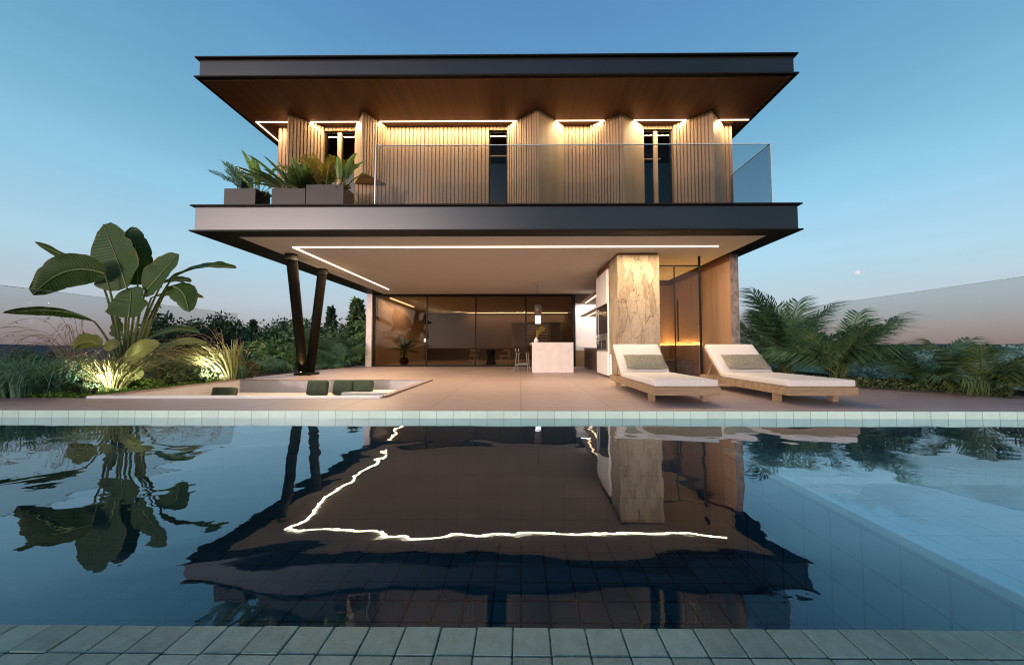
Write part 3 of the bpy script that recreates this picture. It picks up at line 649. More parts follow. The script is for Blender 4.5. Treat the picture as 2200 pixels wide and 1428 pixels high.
# ---- rooms behind
pbox('indoor_floor', M['floor_in'], house, ((-6.3, FY + 0.06, 0.001), (5.0, 23.0, 0.006)))
inw = MB(); inw.box((-6.5, FY + 0.31, 0.001), (-6.3, 23.0, SZ0 - 0.017))
inw.build('indoor_wall', M['plaster'], house)
pbox('back_wall', M['brown'], house, ((-6.299, 22.8, 0.01), (5.0, 23.0, SZ0 - 0.09)))
pbox('indoor_ceiling', M['ceiling'], house, ((-6.3, FY + 0.06, SZ0 - 0.08), (5.0, 23.0, SZ0 - 0.02)))
strip('light_strip', M['led_dim'], house, ((-3.5, 22.3, SZ0 - 0.12), (3.0, 22.36, SZ0 - 0.082)))  # made-up strip, brightens the back of the room
strip('light_strip', M['led_dim'], house, ((-5.9, 15.6, SZ0 - 0.12), (-5.85, 19.0, SZ0 - 0.082)))  # made-up strip along the left plaster wall, to brighten it
area('strip_lamp', (-5.875, 15.6, SZ0 - 0.125), (-5.875, 19.0, SZ0 - 0.125), 0.05, 60, CL, house)  # added lamp that lifts the indoor plaster wall
area('strip_lamp', (-3.5, 22.33, SZ0 - 0.125), (3.0, 22.33, SZ0 - 0.125), 0.05, 110, CL, house)  # added lamp so the dining furniture reads through the glass
sp_ = MB()
for i in range(7): sp_.box((0.35 + 0.0 * i, 19.6 + 0.1 * i, 2.05 - 0.16 * i), (1.35 - 0.10 * (6 - i) * 0 + 0.2, 19.9 + 0.1 * i, 2.11 - 0.16 * i))
sp_.box((-0.55, 20.9, 0.9), (2.0, 21.0, 2.3), 1)
sp_.build('floating_stair', [M['white'], M['grey']], house)
pbox('room_divider', M['brown'], house, ((1.62, 19.0, 0.01), (2.2, 19.1, 2.2)))
# ---- kitchen niche to the right of the facade
pbox('niche_header', M['brown'], house, ((2.345, FY, 2.72), (5.0, FY + 0.1, SZ0 - 0.02)))
pbox('niche_wall', M['white'], house, ((2.345, FY, 0.70), (5.0, FY + 0.1, 2.719)), ((3.30, 9.4, 0.01), (3.4, FY - 0.001, SZ0 - 0.02)))
pbox('niche_base', M['rib'], house, ((2.345, FY - 0.02, 0.001), (3.3, FY + 0.1, 0.699)))
strip('light_strip', M['lamp'], house, ((2.5, FY - 0.45, 2.70), (3.25, FY - 0.40, 2.72)))  # added glowing strip, put in to brighten the white niche wall
area('strip_lamp', (2.5, FY - 0.425, 2.69), (3.25, FY - 0.425, 2.69), 0.04, 26, (1.0, 0.95, 0.9), house)  # added lamp for the same niche wall
# ---- stone pillar
pbox('stone_pillar', M['stone_x'], house, ((2.36, 8.46, 0.001), (3.37, 9.33, SZ0 - 0.075)))
bpy.data.objects['stone_pillar'].data.materials.append(M['stone_y'])
for p in bpy.data.objects['stone_pillar'].data.polygons:
    if abs(p.normal.x) > 0.5: p.material_index = 1
pbox('pillar_shadow_gap', M['soffit'], house, ((2.38, 8.48, SZ0 - 0.074), (3.35, 9.31, SZ0 - 0.017)))  # inset block, dark coloured to paint the shadow gap over the pillar
strip('light_strip', M['led_dim'], house, ((2.345, 9.16, 0.02), (2.358, 9.19, 0.62)))
# ---- sauna room with wood walls and glazed screen
WX = 5.12; BY = 11.95
sw = pbox('side_wall', M['wood_in'], house, ((WX, 8.56, 0.001), (WX + 0.03, 20, 2.93)), ((3.41, BY, 0.001), (WX - 0.001, BY + 0.03, 2.93)))
pbox('stone_edge', M['greystone'], sw, ((WX + 0.031, 8.54, 0.001), (WX + 0.22, HB - 0.3, SZ0 - 0.017)))
pbox('shadow_gap', M['soffit'], sw, ((WX + 0.012, 8.58, 2.931), (WX + 0.03, 20, SZ0 - 0.017)), ((3.41, BY + 0.012, 2.931), (WX + 0.011, BY + 0.03, SZ0 - 0.017)))
bn = pbox('bench', M['brown'], house, ((4.0, 9.7, 0.001), (4.75, BY - 0.05, 0.46)), ((3.6, 11.0, 0.001), (3.99, BY - 0.05, 0.46)))
pbox('bench_back', M['wood_in'], bn, ((WX - 0.10, 9.88, 0.001), (WX - 0.055, BY - 0.06, 0.88)), ((3.6, BY - 0.10, 0.001), (WX - 0.101, BY - 0.055, 0.88)))
strip('light_strip', M['led_sauna'], bn, ((WX - 0.05, 9.9, 0.83), (WX - 0.035, BY - 0.03, 0.87)), ((3.6, BY - 0.045, 0.83), (WX - 0.06, BY - 0.02, 0.87)))
strip('seat_light', M['led_sauna'], bn, ((4.0, BY - 0.13, 0.462), (4.7, BY - 0.11, 0.48)))
area('strip_lamp', (WX - 0.043, 9.95, 0.872), (WX - 0.043, BY - 0.05, 0.872), 0.012, 26, (1.0, 0.55, 0.16), bn, (0, 0, 1))
area('strip_lamp', (3.65, BY - 0.033, 0.872), (WX - 0.08, BY - 0.033, 0.872), 0.012, 18, (1.0, 0.55, 0.16), bn, (0, 0, 1))
sc_ = MB(); GY = 8.78
xm = at(1449, 650, Y=GY).x; xp = at(1503, 650, Y=GY).x
sc_.box((3.371, GY, 2.86), (xp, GY + 0.03, 2.89)); sc_.box((xm, GY + 0.002, 0.001), (xm + 0.025, GY + 0.028, 2.859)); sc_.box((xp, GY - 0.01, 0.001), (xp + 0.04, GY + 0.04, SZ0 - 0.017))
sc_.box((xp + 0.041, GY + 0.005, 2.862), (WX - 0.001, GY + 0.025, 2.888)) if False else None
scr = sc_.build('glass_screen', M['black'], house)
pbox('pane', M['glass_clear'], scr, ((3.375, GY + 0.01, 0.01), (xm - 0.001, GY + 0.016, 2.858)), ((xm + 0.026, GY + 0.01, 0.01), (xp - 0.001, GY + 0.016, 2.858)))
pbox('handle', M['black'], scr, ((xm + 0.05, GY - 0.05, 0.95), (xm + 0.075, GY - 0.02, 2.0)))

# ================================================================== KITCHEN THINGS
isl = empty('kitchen_island', (1.0, 11.9, 0), 'pale concrete kitchen island standing on the terrace before the glass doors', 'kitchen island')
ix0, ix1 = at(1143, 770, Y=11.3).x, at(1232, 770, Y=11.3).x
pbox('end_panel', M['concrete'], isl, ((ix0, 11.3, 0.001), (ix1, 11.36, 0.975)))
pbox('counter_top', M['concrete'], isl, ((ix0, 11.361, 0.92), (ix1, 14.2, 0.978)))
pbox('cabinet_body', M['grey'], isl, ((ix0 + 0.35, 11.361, 0.08), (ix1 - 0.02, 14.15, 0.919)))
vs_ = empty('vase', (ix0 + 0.18, 12.3, 0.978), 'small pale vase of yellow dried stems on the island', 'vase')
part('vase_body', M['white'], vs_, lambda b: b.lathe([(0, 0), (0.06, 0.005), (0.085, 0.07), (0.05, 0.15), (0.03, 0.17), (0.035, 0.19)], (ix0 + 0.18, 12.3, 0.979), 16))
def stems(b):
    for i in range(26):
        x, y = rnd.uniform(-0.01, 0.01), rnd.uniform(-0.01, 0.01)
        t = V((rnd.uniform(0, 0.34), rnd.uniform(-0.12, 0.12), rnd.uniform(0.3, 0.52)))
        b.tube([V((ix0 + 0.18 + x, 12.3 + y, 1.1)), V((ix0 + 0.18 + t.x * 0.35, 12.3 + t.y * 0.35, 1.1 + t.z * 0.5)), V((ix0 + 0.18 + t.x, 12.3 + t.y, 1.1 + t.z))], [0.004, 0.008, 0.012], 5)
part('dried_stems', M['gold'], vs_, stems)
def stool(x, y, lab):
    s = empty('bar_stool', (x, y, 0), lab, 'bar stool', 'bar stools at the kitchen island')
    part('seat', M['black'], s, lambda b: b.rbox((x - 0.19, y - 0.19, 0.64), (x + 0.19, y + 0.19, 0.68), 0.015, 2))
    for sx in (-1, 1):
        for sy in (-1, 1):
            part('leg', M['stool_metal'], s, lambda b: b.tube([(x + sx * 0.16, y + sy * 0.16, 0.64), (x + sx * 0.22, y + sy * 0.2, 0.001)], 0.014, 8))
    part('foot_ring', M['steel'], s, lambda b: [b.tube([(x + 0.2 * a, y + 0.19 * c_, 0.24), (x + 0.2 * d_, y + 0.19 * e_, 0.24)], 0.009, 6) for a, c_, d_, e_ in ((-1, -1, 1, -1), (1, -1, 1, 1), (1, 1, -1, 1), (-1, 1, -1, -1))])
    part('backrest', M['black'], s, lambda b: b.tube([(x - 0.19, y - 0.16, 0.78), (x - 0.23, y, 0.80), (x - 0.19, y + 0.16, 0.78)], 0.02, 8))
    for sy in (-1, 1): part('back_post', M['steel'], s, lambda b: b.tube([(x - 0.18, y + sy * 0.15, 0.67), (x - 0.2, y + sy * 0.15, 0.78)], 0.01, 6))
stool(0.02, 11.75, 'grey metal bar stool nearest the pool at the island')
stool(0.10, 12.7, 'grey metal bar stool farther back along the island')
pn = empty('pendant_lamp', (0.62, 12.6, 3.08), 'glass pendant lamp with white glowing lower part over the island', 'pendant lamp')
part('cord', M['black'], pn, lambda b: b.tube([(0.62, 12.6, 3.08), (0.62, 12.6, 2.35)], 0.006, 6))
part('shade', M['brown'], pn, lambda b: b.lathe([(0.0, 2.35), (0.13, 2.345), (0.135, 1.96), (0.12, 1.96)], (0.62, 12.6, 0), 20))
part('diffuser', M['lamp'], pn, lambda b: b.lathe([(0.10, 1.96), (0.105, 1.68), (0, 1.675)], (0.62, 12.6, 0), 20))
tall = empty('kitchen_tower', (2.6, 9.9, 0), 'tall white kitchen cabinet with built-in oven behind the stone pillar', 'kitchen cabinet')
TX = 2.30; TY0, TY1 = 9.34, 10.62
pbox('carcass', M['white'], tall, ((TX + 0.02, TY0, 0.06), (3.29, TY1, 2.92)))
pbox('plinth', M['brown'], tall, ((TX + 0.06, TY0, 0.001), (3.29, TY1 - 0.02, 0.059)))
for z0, z1 in ((0.08, 0.70), (2.0, 2.90)):
    for y0, y1 in ((TY0, 9.97), (9.975, TY1)): pbox('cabinet_door', M['white'], tall, ((TX, y0 + 0.004, z0), (TX + 0.019, y1 - 0.004, z1)))
for y0, y1 in ((TY0, 9.97), (9.975, TY1)):
    ov = pbox('oven', M['steel'], tall, ((TX, y0 + 0.004, 0.71), (TX + 0.019, y1 - 0.004, 1.18)))
    pbox('oven_window', M['darkglass'], ov, ((TX - 0.006, y0 + 0.06, 0.76), (TX - 0.001, y1 - 0.06, 1.0)))
    pbox('handle', M['steel'], ov, ((TX - 0.04, y0 + 0.06, 1.06), (TX - 0.02, y1 - 0.06, 1.08)))
pbox('appliance_front', M['darkglass'], tall, ((TX, TY0 + 0.004, 1.19), (TX + 0.019, TY1 - 0.004, 1.99)))
pbox('handle', M['steel'], tall, ((TX - 0.04, 10.5, 0.9), (TX - 0.015, 10.53, 1.95)))
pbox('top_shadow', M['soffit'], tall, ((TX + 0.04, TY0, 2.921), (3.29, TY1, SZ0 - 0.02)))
cnt = empty('kitchen_counter', (2.9, 12.5, 0), 'dark brown base cabinets with grey worktop in the kitchen niche', 'kitchen counter')
pbox('base_cabinet', M['brown'], cnt, ((2.61, 10.64, 0.001), (3.29, 14.4, 0.76)))
pbox('worktop', M['grey'], cnt, ((2.57, 10.64, 0.761), (3.29, 14.4, 0.81)))
hd = empty('range_hood', (2.85, 12.0, 2.0), 'wooden shelf hood lit from below beside the white niche wall', 'range hood')
pbox('hood_shell', M['wood_in'], hd, ((2.42, 10.9, 2.05), (3.29, 14.2, 2.10)), ((2.42, 10.9, 2.62), (3.29, 14.2, 2.66)))
pbox('light_strip', M['led_dim'], hd, ((2.6, 11.0, 2.035), (2.65, 14.1, 2.049)), ((2.6, 11.0, 2.605), (2.65, 14.1, 2.619)))
# dining corner behind the glass
tb = empty('dining_table', (-1.42, 16.6, 0), 'round dark dining table behind the glass doors', 'dining table')
part('table_top', M['brown'], tb, lambda b: b.lathe([(0, 0.70), (0.62, 0.70), (0.62, 0.74), (0, 0.74)], (-1.42, 16.6, 0), 32))
part('pedestal', M['black'], tb, lambda b: b.lathe([(0.25, 0.007), (0.16, 0.35), (0.22, 0.70)], (-1.42, 16.6, 0), 20))
def chair(x, y, rz, lab):
    c_ = empty('dining_chair', (x, y, 0), lab, 'chair', 'dining chairs indoors')
    c_.rotation_euler = (0, 0, rz)
    def pp(name, fn):
        b = MB(); fn(b); return b.build(name, M['chairwood'], c_, local=True)
    pp('seat', lambda b: b.rbox((-0.23, -0.22, 0.42), (0.23, 0.22, 0.46), 0.015, 2))
    for sx in (-1, 1):
        for sy in (-1, 1):
            pp('leg', lambda b: b.tube([(sx * 0.19, sy * 0.18, 0.42), (sx * 0.24, sy * 0.23, 0.007)], 0.016, 8))
    pp('backrest', lambda b: (b.tube([(0.22, -0.1, 0.66), (0.1, 0.22, 0.70), (-0.1, 0.22, 0.70), (-0.22, -0.1, 0.66)], 0.022, 8), [b.tube([(k, 0.2, 0.45), (k * 1.05, 0.215, 0.69)], 0.009, 6) for k in (-0.15, -0.05, 0.05, 0.15)]))
chair(-2.1, 16.3, R(70), 'pale wooden dining chair on the left of the round table')
chair(-0.75, 16.35, R(-75), 'pale wooden dining chair on the right of the round table')

# ================================================================== LOUNGERS
def lounger(x0, x1, yf, yb, lab):
    xc = (x0 + x1) / 2
    s = empty('sun_lounger', (xc, yf, 0), lab, 'sun lounger', 'sun loungers on the pool deck')
    wd = x1 - x0
    def fr(b):
        b.box((x0, yf, 0.125), (x1, yf + 0.04, 0.245)); b.box((x0, yb - 0.04, 0.125), (x1, yb, 0.245))
        n = 30; L_ = yb - yf - 0.084
        for xa in (x0, x1 - 0.035):
            for i in range(n):
                ya = yf + 0.042 + L_ * i / n
                b.box((xa, ya, 0.125), (xa + 0.035, ya + L_ / n - 0.006, 0.245))
            b.box((xa + 0.008, yf + 0.041, 0.13), (xa + 0.027, yb - 0.041, 0.24))
        b.box((x0 + 0.036, yf + 0.041, 0.19), (x1 - 0.036, yb - 0.041, 0.21))
    part('frame', M['teak'], s, fr)
    for lx in (x0 + 0.05, x1 - 0.10):
        for ly in (yf + 0.30, yb - 0.30):
            part('leg', M['teak'], s, lambda b: b.box((lx, ly, 0.001), (lx + 0.08, ly + 0.09, 0.124)))
    hinge = yf + 1.66
    part('seat_cushion', M['cushion'], s, lambda b: b.rbox((x0 + 0.015, yf + 0.012, 0.247), (x1 - 0.015, hinge, 0.345), 0.022, 3, puff=0.008, cuts=6))
    ang = R(43); Lb = 0.82
    mt = Matrix.Translation((0, hinge + 0.02, 0.25)) @ Matrix.Rotation(ang, 4, 'X')
    part('backrest', M['teak'], s, lambda b: b.box((x0 + 0.02, 0, -0.035), (x1 - 0.02, Lb - 0.02, -0.002), mtx=mt))
    part('back_cushion', M['cushion'], s, lambda b: b.rbox((x0 + 0.015, 0.0, 0.0), (x1 - 0.015, Lb, 0.10), 0.022, 3, puff=0.008, cuts=6, mtx=mt))
    part('strut', M['teak'], s, lambda b: [b.tube([mt @ V((xx, 0.5, -0.036)), V((xx, hinge + 0.66, 0.215))], 0.018, 6) for xx in (x0 + 0.1, x1 - 0.1)])
    return s, mt, xc
def pillow(xc, mt, wd, lab):
    b = MB(); nx, ny = 20, 12; vs = []; fs = []
    hw, hh = wd / 2, 0.19
    for sgn in (1, -1):
        for j in range(ny + 1):
            for i in range(nx + 1):
                u = i / nx * 2 - 1; v = j / ny * 2 - 1
                th = 0.065 * (max(0, 1 - u ** 4) * max(0, 1 - v ** 4)) ** 0.6
                pin = 1 - 0.035 * (1 - v * v) * abs(u) ** 3; pin2 = 1 - 0.06 * (1 - u * u) * abs(v) ** 3
                wr = 0.006 * mnoise.noise(V((u * 3 + xc, v * 3, sgn)))
                vs.append(mt @ V((xc + u * hw * pin, 0.235 + v * hh * pin2, 0.172 + sgn * th + wr)))
        o = (0 if sgn == 1 else (nx + 1) * (ny + 1))
        for j in range(ny):
            for i in range(nx):
                q = [o + j * (nx + 1) + i, o + j * (nx + 1) + i + 1, o + (j + 1) * (nx + 1) + i + 1, o + (j + 1) * (nx + 1) + i]
                fs.append(q if sgn == 1 else q[::-1])
    b.add(vs, fs, 0, True)
    o = b.build('pillow', M['pillow'])
    tag(o, lab, 'pillow', 'olive pillows on the loungers', 'thing')
s1, mt1, xc1 = lounger(1.89, 2.83, 5.0, 7.42, 'white cushioned teak sun lounger in front of the stone pillar')
pillow(xc1 + 0.03, mt1, 0.78, 'olive pillow on the lounger in front of the stone pillar')
s2, mt2, xc2 = lounger(3.78, 4.77, 5.0, 7.42, 'white cushioned teak sun lounger beside the garden palms')
pillow(xc2 + 0.03, mt2, 0.80, 'olive pillow on the lounger beside the garden palms')
# ================================================================== SUNKEN LOUNGE
pit = empty('sunken_lounge', ((LX0 + LX1) / 2, LY0, 0), 'sunken stone seating pit with white front rim set into the deck', 'sunken lounge')
pw = MB(); pd = -0.62
pw.box((LX0 + 0.001, LY0 + 0.001, pd - 0.05), (LX1 - 0.001, LY1 - 0.001, pd))
pw.box((LX0 + 0.001, LY0 + 0.001, pd + 0.001), (LX0 + 0.06, LY1 - 0.001, -0.002)); pw.box((LX1 - 0.06, LY0 + 0.001, pd + 0.001), (LX1 - 0.001, LY1 - 0.001, -0.002))
pw.box((LX0 + 0.061, LY1 - 0.06, pd + 0.001), (LX1 - 0.061, LY1 - 0.001, -0.002)); pw.box((LX0 + 0.061, LY0 + 0.001, pd + 0.001), (LX1 - 0.061, LY0 + 0.06, -0.002))
pw.build('pit_wall', M['concrete'], pit)
pbox('front_rim', M['white'], pit, ((LX0, LY0 - 0.05, 0.001), (LX1, LY0 + 0.06, 0.035)))
pbox('rim', M['deck'], pit, ((LX0 - 0.06, LY0 + 0.061, 0.001), (LX0 + 0.06, LY1 + 0.06, 0.03)), ((LX1 - 0.06, LY0 + 0.061, 0.001), (LX1 + 0.06, LY1 + 0.06, 0.03)), ((LX0 + 0.061, LY1 - 0.06, 0.001), (LX1 - 0.061, LY1 + 0.06, 0.03)))
pbox('bench', M['concrete'], pit, ((LX0 + 0.062, LY1 - 0.75, pd + 0.001), (LX1 - 0.062, LY1 - 0.061, -0.28)), ((LX1 - 0.7, LY0 + 0.5, pd + 0.001), (LX1 - 0.062, LY1 - 0.751, -0.28)))
pbox('bench_pad', M['white'], pit, ((-4.0, LY1 - 0.75, -0.279), (LX1 - 0.064, LY1 - 0.2, -0.20)))
for px, ya, ww, lab in ((480, 7.6, 0.45, 'green backrest cushion alone at the left of the sunken lounge'), (681, 7.95, 0.42, 'green backrest cushion on the left of the trio in the sunken lounge'),
                    (737, 8.0, 0.42, 'green backrest cushion in the middle of the trio in the sunken lounge'), (779, 8.05, 0.42, 'green backrest cushion on the right of the trio in the sunken lounge')):
    x = at(px, 830, Y=ya).x
    b = MB(); mt = Matrix.Translation((x, ya, -0.27 if px > 500 else -0.36)) @ Matrix.Rotation(R(-12), 4, 'X')
    b.rbox((-ww / 2, -0.1, 0), (ww / 2, 0.1, 0.33 if px > 500 else 0.30), 0.04, 3, puff=0.0, mtx=mt)
    tag(b.build('backrest_cushion', M['green_cushion']), lab, 'cushion', 'green cushions in the sunken lounge', 'thing')

# ================================================================== GLASS FENCES
def fence(x, segs, zt, lab):
    f = empty('glass_fence', (x, segs[0], 0), lab, 'glass fence', 'glass fences of the plot')
    for y0, y1 in zip(segs[:-1], segs[1:]):
        pbox('glass_panel', M['glass_fence'], f, ((x - 0.008, y0 + 0.008, -0.02), (x + 0.008, y1 - 0.008, zt)))
    pbox('top_edge', M['glass_edge'], f, ((x - 0.008, segs[0] + 0.008, zt + 0.0005), (x + 0.008, segs[-1] - 0.008, zt + 0.006)))  # opaque pale strip painting a highlight along the glass top
    pbox('bottom_rail', M['black'], f, ((x - 0.03, segs[0], -0.04), (x + 0.03, segs[-1], 0.02)))
fence(-8.6, [-2, 1.5, 4.7, 7.6, 10.5], 1.83, 'clear glass fence behind the banana plant')
fence(9.2, [-2, 1.6, 5.2, 8.6, 12.0, 15.4, 19.0], 2.1, 'clear glass fence behind the garden palms')

# ================================================================== PLANTS
def bez(p0, p1, p2, n):
    out = []
    for i in range(n + 1):
        t = i / n; out.append(p0 * (1 - t) ** 2 + p1 * 2 * t * (1 - t) + p2 * t * t)
    return out
def blade(mb, pts, wid, side, fold=0.18, wav=0.03, m=0, seed=0, prof=None):
    """broad leaf: midrib points, half-width profile, side direction; UV u across (-1..1), v along"""
    n = len(pts) - 1; vs = []; fs = []; uvs = []
    K = 4
    for i, p in enumerate(pts):
        t = i / n
        w_ = prof(t) if prof else (math.sin(math.pi * min(1, t ** 0.8 * 0.97 + 0.03)) ** 0.5)
        w_ = max(0.015, w_) * wid / 2
        tear = [1.0 - (0.16 * max(0, mnoise.noise(V((t * 9 + seed * 5, q * 4.3 + seed, 0))) - 0.12) * 2.2 if 0.12 < t < 0.95 else 0) for q in (0, 1)]
        tg = (pts[min(i + 1, n)] - pts[max(i - 1, 0)]).normalized()
        sd = (side - tg * side.dot(tg)).normalized(); up = sd.cross(tg).normalized()
        for k in range(-K, K + 1):
            u = k / K
            wv = wav * wid * mnoise.noise(V((t * 5 + seed, u * 1.5 + seed * 3, seed))) * abs(u)
            vs.append(p + sd * (u * w_ * (1 - 0.1 * abs(u)) * (1 if abs(u) < 0.6 else tear[0 if u < 0 else 1])) + up * (fold * abs(u) * w_ + wv))
    R_ = 2 * K + 1
    for i in range(n):
        for k in range(R_ - 1):
            a = i * R_ + k
            fs.append((a, a + 1, a + R_ + 1, a + R_))
            u0, u1 = k / K - 1, (k + 1) / K - 1; v0, v1 = i / n, (i + 1) / n
            uvs.append(((u0, v0), (u1, v0), (u1, v1), (u0, v1)))
    mb.add(vs, fs, m, True, uvs)
def ribbon(mb, pts, w0, w1, side, m=0):
    n = len(pts) - 1; vs = []; fs = []
    for i, p in enumerate(pts):
        t = i / n; w_ = (w0 * (1 - t) + w1 * t) / 2
        vs += [p - side * w_, p + side * w_]
    for i in range(n): fs.append((2 * i, 2 * i + 1, 2 * i + 3, 2 * i + 2))
    mb.add(vs, fs, m, True)

# ---- big banana-like plant
BYp = 6.75
ban = empty('banana_plant', at(275, 832, Y=BYp), 'large banana plant with broad dark green leaves beside the sunken lounge', 'plant')
ban.location.z = 0
BB = V((ban.location.x, BYp, 0.0))
LEAVES = [  # start, control, tip, width px, depth of start/tip relative to the plant, yellow?, tilt of the blade
    ((273, 617), (256, 560), (222, 482), 106, 0.0, 0.15, 0, 0.15),
    ((296, 612), (300, 560), (283, 488), 72, 0.25, 0.5, 0, -0.3),
    ((312, 628), (345, 590), (384, 546), 66, -0.1, -0.1, 0, 0.35),
    ((277, 682), (282, 655), (283, 618), 82, -0.25, -0.1, 0, 0.0),
    ((368, 600), (420, 563), (508, 575), 30, 0.1, 0.3, 0, 1.0),
    ((348, 608), (380, 598), (412, 603), 22, 0.3, 0.6, 0, 0.9),
    ((362, 616), (398, 610), (406, 670), 36, -0.1, -0.25, 0, 0.5),
    ((325, 640), (380, 620), (438, 640), 18, 0.2, 0.3, 1, 0.9),
    ((212, 590), (150, 552), (76, 521), 26, 0.2, 0.2, 0, 0.8),
    ((226, 588), (140, 555), (72, 634), 48, -0.15, -0.5, 0, 0.6),
    ((202, 690), (150, 655), (6, 672), 20, -0.1, -0.4, 0, 1.0),
    ((218, 740), (185, 722), (158, 750), 26, -0.3, -0.4, 1, 0.5),
    ((222, 742), (238, 735), (253, 746), 22, -0.35, -0.4, 1, 0.3),
    ((268, 782), (300, 745), (344, 738), 34, -0.35, -0.45, 1, 0.2),
    ((343, 750), (390, 725), (446, 738), 16, -0.15, -0.2, 1, 0.8),
    ((262, 800), (285, 796), (306, 810), 26, -0.25, -0.3, 1, 0.3),
    ((300, 745), (360, 690), (430, 715), 18, 0.2, 0.2, 0, 0.8),
    ((262, 715), (250, 700), (246, 688), 40, 0.3, 0.4, 0, 0.2),
]
for i, (s, c_, t_, wp, d0, d1, yl, tl) in enumerate(LEAVES):
    a = at(*s, Y=BYp + d0); b_ = at(*c_, Y=BYp + (d0 + d1) / 2 - 0.05); t3 = at(*t_, Y=BYp + d1)
    pts = bez(a, b_, t3, 22)
    tg = (t3 - a).normalized(); vw = V((0, 1, 0))
    side = tg.cross(vw).normalized(); side = (side * (1 - tl * 0.55) + V((0, 1, 0)) * tl * 0.75).normalized()
    if side.x < 0: side = -side
    mb = MB(); blade(mb, pts, wp * BYp / FPX * 1.22 / (1 - 0.35 * tl if tl < 1 else 0.6), side, 0.16, 0.07, 0, i * 1.7)
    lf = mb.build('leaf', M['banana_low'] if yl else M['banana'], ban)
    rb = MB(); up = V((0, -1, 0))
    rb.tube([p + V((0, -0.008, 0)) for p in pts], [0.013 * (1 - 0.75 * k / 22) for k in range(23)], 6)
    rb.build('midrib', M['rib_leaf'], lf)
    # petiole down to the base
    pb = BB + V((rnd.uniform(-0.06, 0.06), rnd.uniform(-0.06, 0.06), 0.0))
    mid = V((pb.x * 0.62 + a.x * 0.38, (pb.y + a.y) / 2, pb.z * 0.35 + a.z * 0.65))
    pp_ = bez(pb, mid, a, 12)
    sm = MB(); sm.tube(pp_, [0.028 - 0.014 * k / 12 for k in range(13)] if a.z > 1.0 else [0.018 - 0.006 * k / 12 for k in range(13)], 8)
    sm.build('petiole', M['stemgreen'], lf)

# ---- grasses
def grass_clump(name, base, n, length, spread, mat_, lab, cat='grass', lean=(0, 0), seeds=0, w=0.012, group=None, up=0.9, seedlen=1.4, rs=1, droop=1.0, rad=0.12):
    r = random.Random(rs)
    o = empty(name, base, lab, cat, group)
    mb = MB(); bs = V(base)
    for i in range(n):
        an = r.uniform(0, 2 * math.pi); ln = length * r.uniform(0.55, 1.1); rr = rad * math.sqrt(r.random())
        p0 = bs + V((math.cos(an) * rr, math.sin(an) * rr, -0.02))
        out = V((math.cos(an) * spread + lean[0], math.sin(an) * spread + lean[1], 0)) * r.uniform(0.35, 1.1)
        p1 = p0 + out * ln * 0.35 + V((0, 0, ln * up * 0.85))
        p2 = p0 + out * ln * 1.0 + V((0, 0, ln * (up * 0.75 - 0.45 * droop * r.uniform(0.3, 1.2) * min(1.5, out.length))))
        sd = V((-math.sin(an + r.uniform(-0.6, 0.6)), math.cos(an), 0)).normalized()
        ribbon(mb, bez(p0, p1, p2, 6), w * r.uniform(0.7, 1.2), 0.002, sd)
    mb.build('blades', mat_, o)
    if seeds:
        sb_ = MB()
        for i in range(seeds):
            an = r.uniform(0, 2 * math.pi); ln = seedlen * r.uniform(0.7, 1.1)
            out = V((math.cos(an) * spread + lean[0] * 1.2, math.sin(an) * spread * 0.6 + lean[1], 0)) * r.uniform(0.5, 1.15)
            p0 = bs + V((r.uniform(-0.05, 0.05), r.uniform(-0.05, 0.05), 0))
            p1 = p0 + out * ln * 0.3 + V((0, 0, ln * up)); p2 = p0 + out * ln + V((0, 0, ln * up * (0.78 - 0.25 * out.length)))
            pts = bez(p0, p1, p2, 10)
            sb_.tube(pts, 0.0038, 4, cap=False)
            for k in range(9):
                q = pts[10] + (pts[9] - pts[10]) * r.uniform(-0.2, 0.9) + V((r.uniform(-1, 1), r.uniform(-1, 1), r.uniform(-1, 1))) * 0.03
                d = V((r.uniform(-1, 1), r.uniform(-1, 1), r.uniform(-1, 0.4))) * 0.034; e_ = d.cross(V((0.3, 0.5, 1))).normalized() * 0.010
                sb_.add([q, q + d * 0.5 + e_, q + d, q + d * 0.5 - e_], [(0, 1, 2, 3)])
        sb_.build('seed_heads', M['straw'], o)
    return o
def gp(px, Y, z=-0.03): p = at(px, 800, Y=Y); return V((p.x, Y, z))
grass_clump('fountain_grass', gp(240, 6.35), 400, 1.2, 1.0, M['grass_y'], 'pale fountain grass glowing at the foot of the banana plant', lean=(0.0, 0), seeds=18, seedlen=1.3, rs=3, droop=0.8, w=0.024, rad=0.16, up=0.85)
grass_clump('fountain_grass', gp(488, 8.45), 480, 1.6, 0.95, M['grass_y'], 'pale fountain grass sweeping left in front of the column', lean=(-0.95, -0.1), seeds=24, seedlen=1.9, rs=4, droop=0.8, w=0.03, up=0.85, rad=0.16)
grass_clump('fountain_grass', gp(165, 6.9), 200, 1.0, 0.6, M['grass_b'], 'tall grass with long seed stems arching left by the banana plant', lean=(-0.5, 0), seeds=46, seedlen=1.9, rs=5, w=0.018)
grass_clump('fountain_grass', gp(515, 8.9), 150, 0.85, 0.5, M['grass_b'], 'sparse grass with tall seed stems leaning right toward the column', lean=(0.35, 0), seeds=8, seedlen=1.6, rs=6, w=0.016)
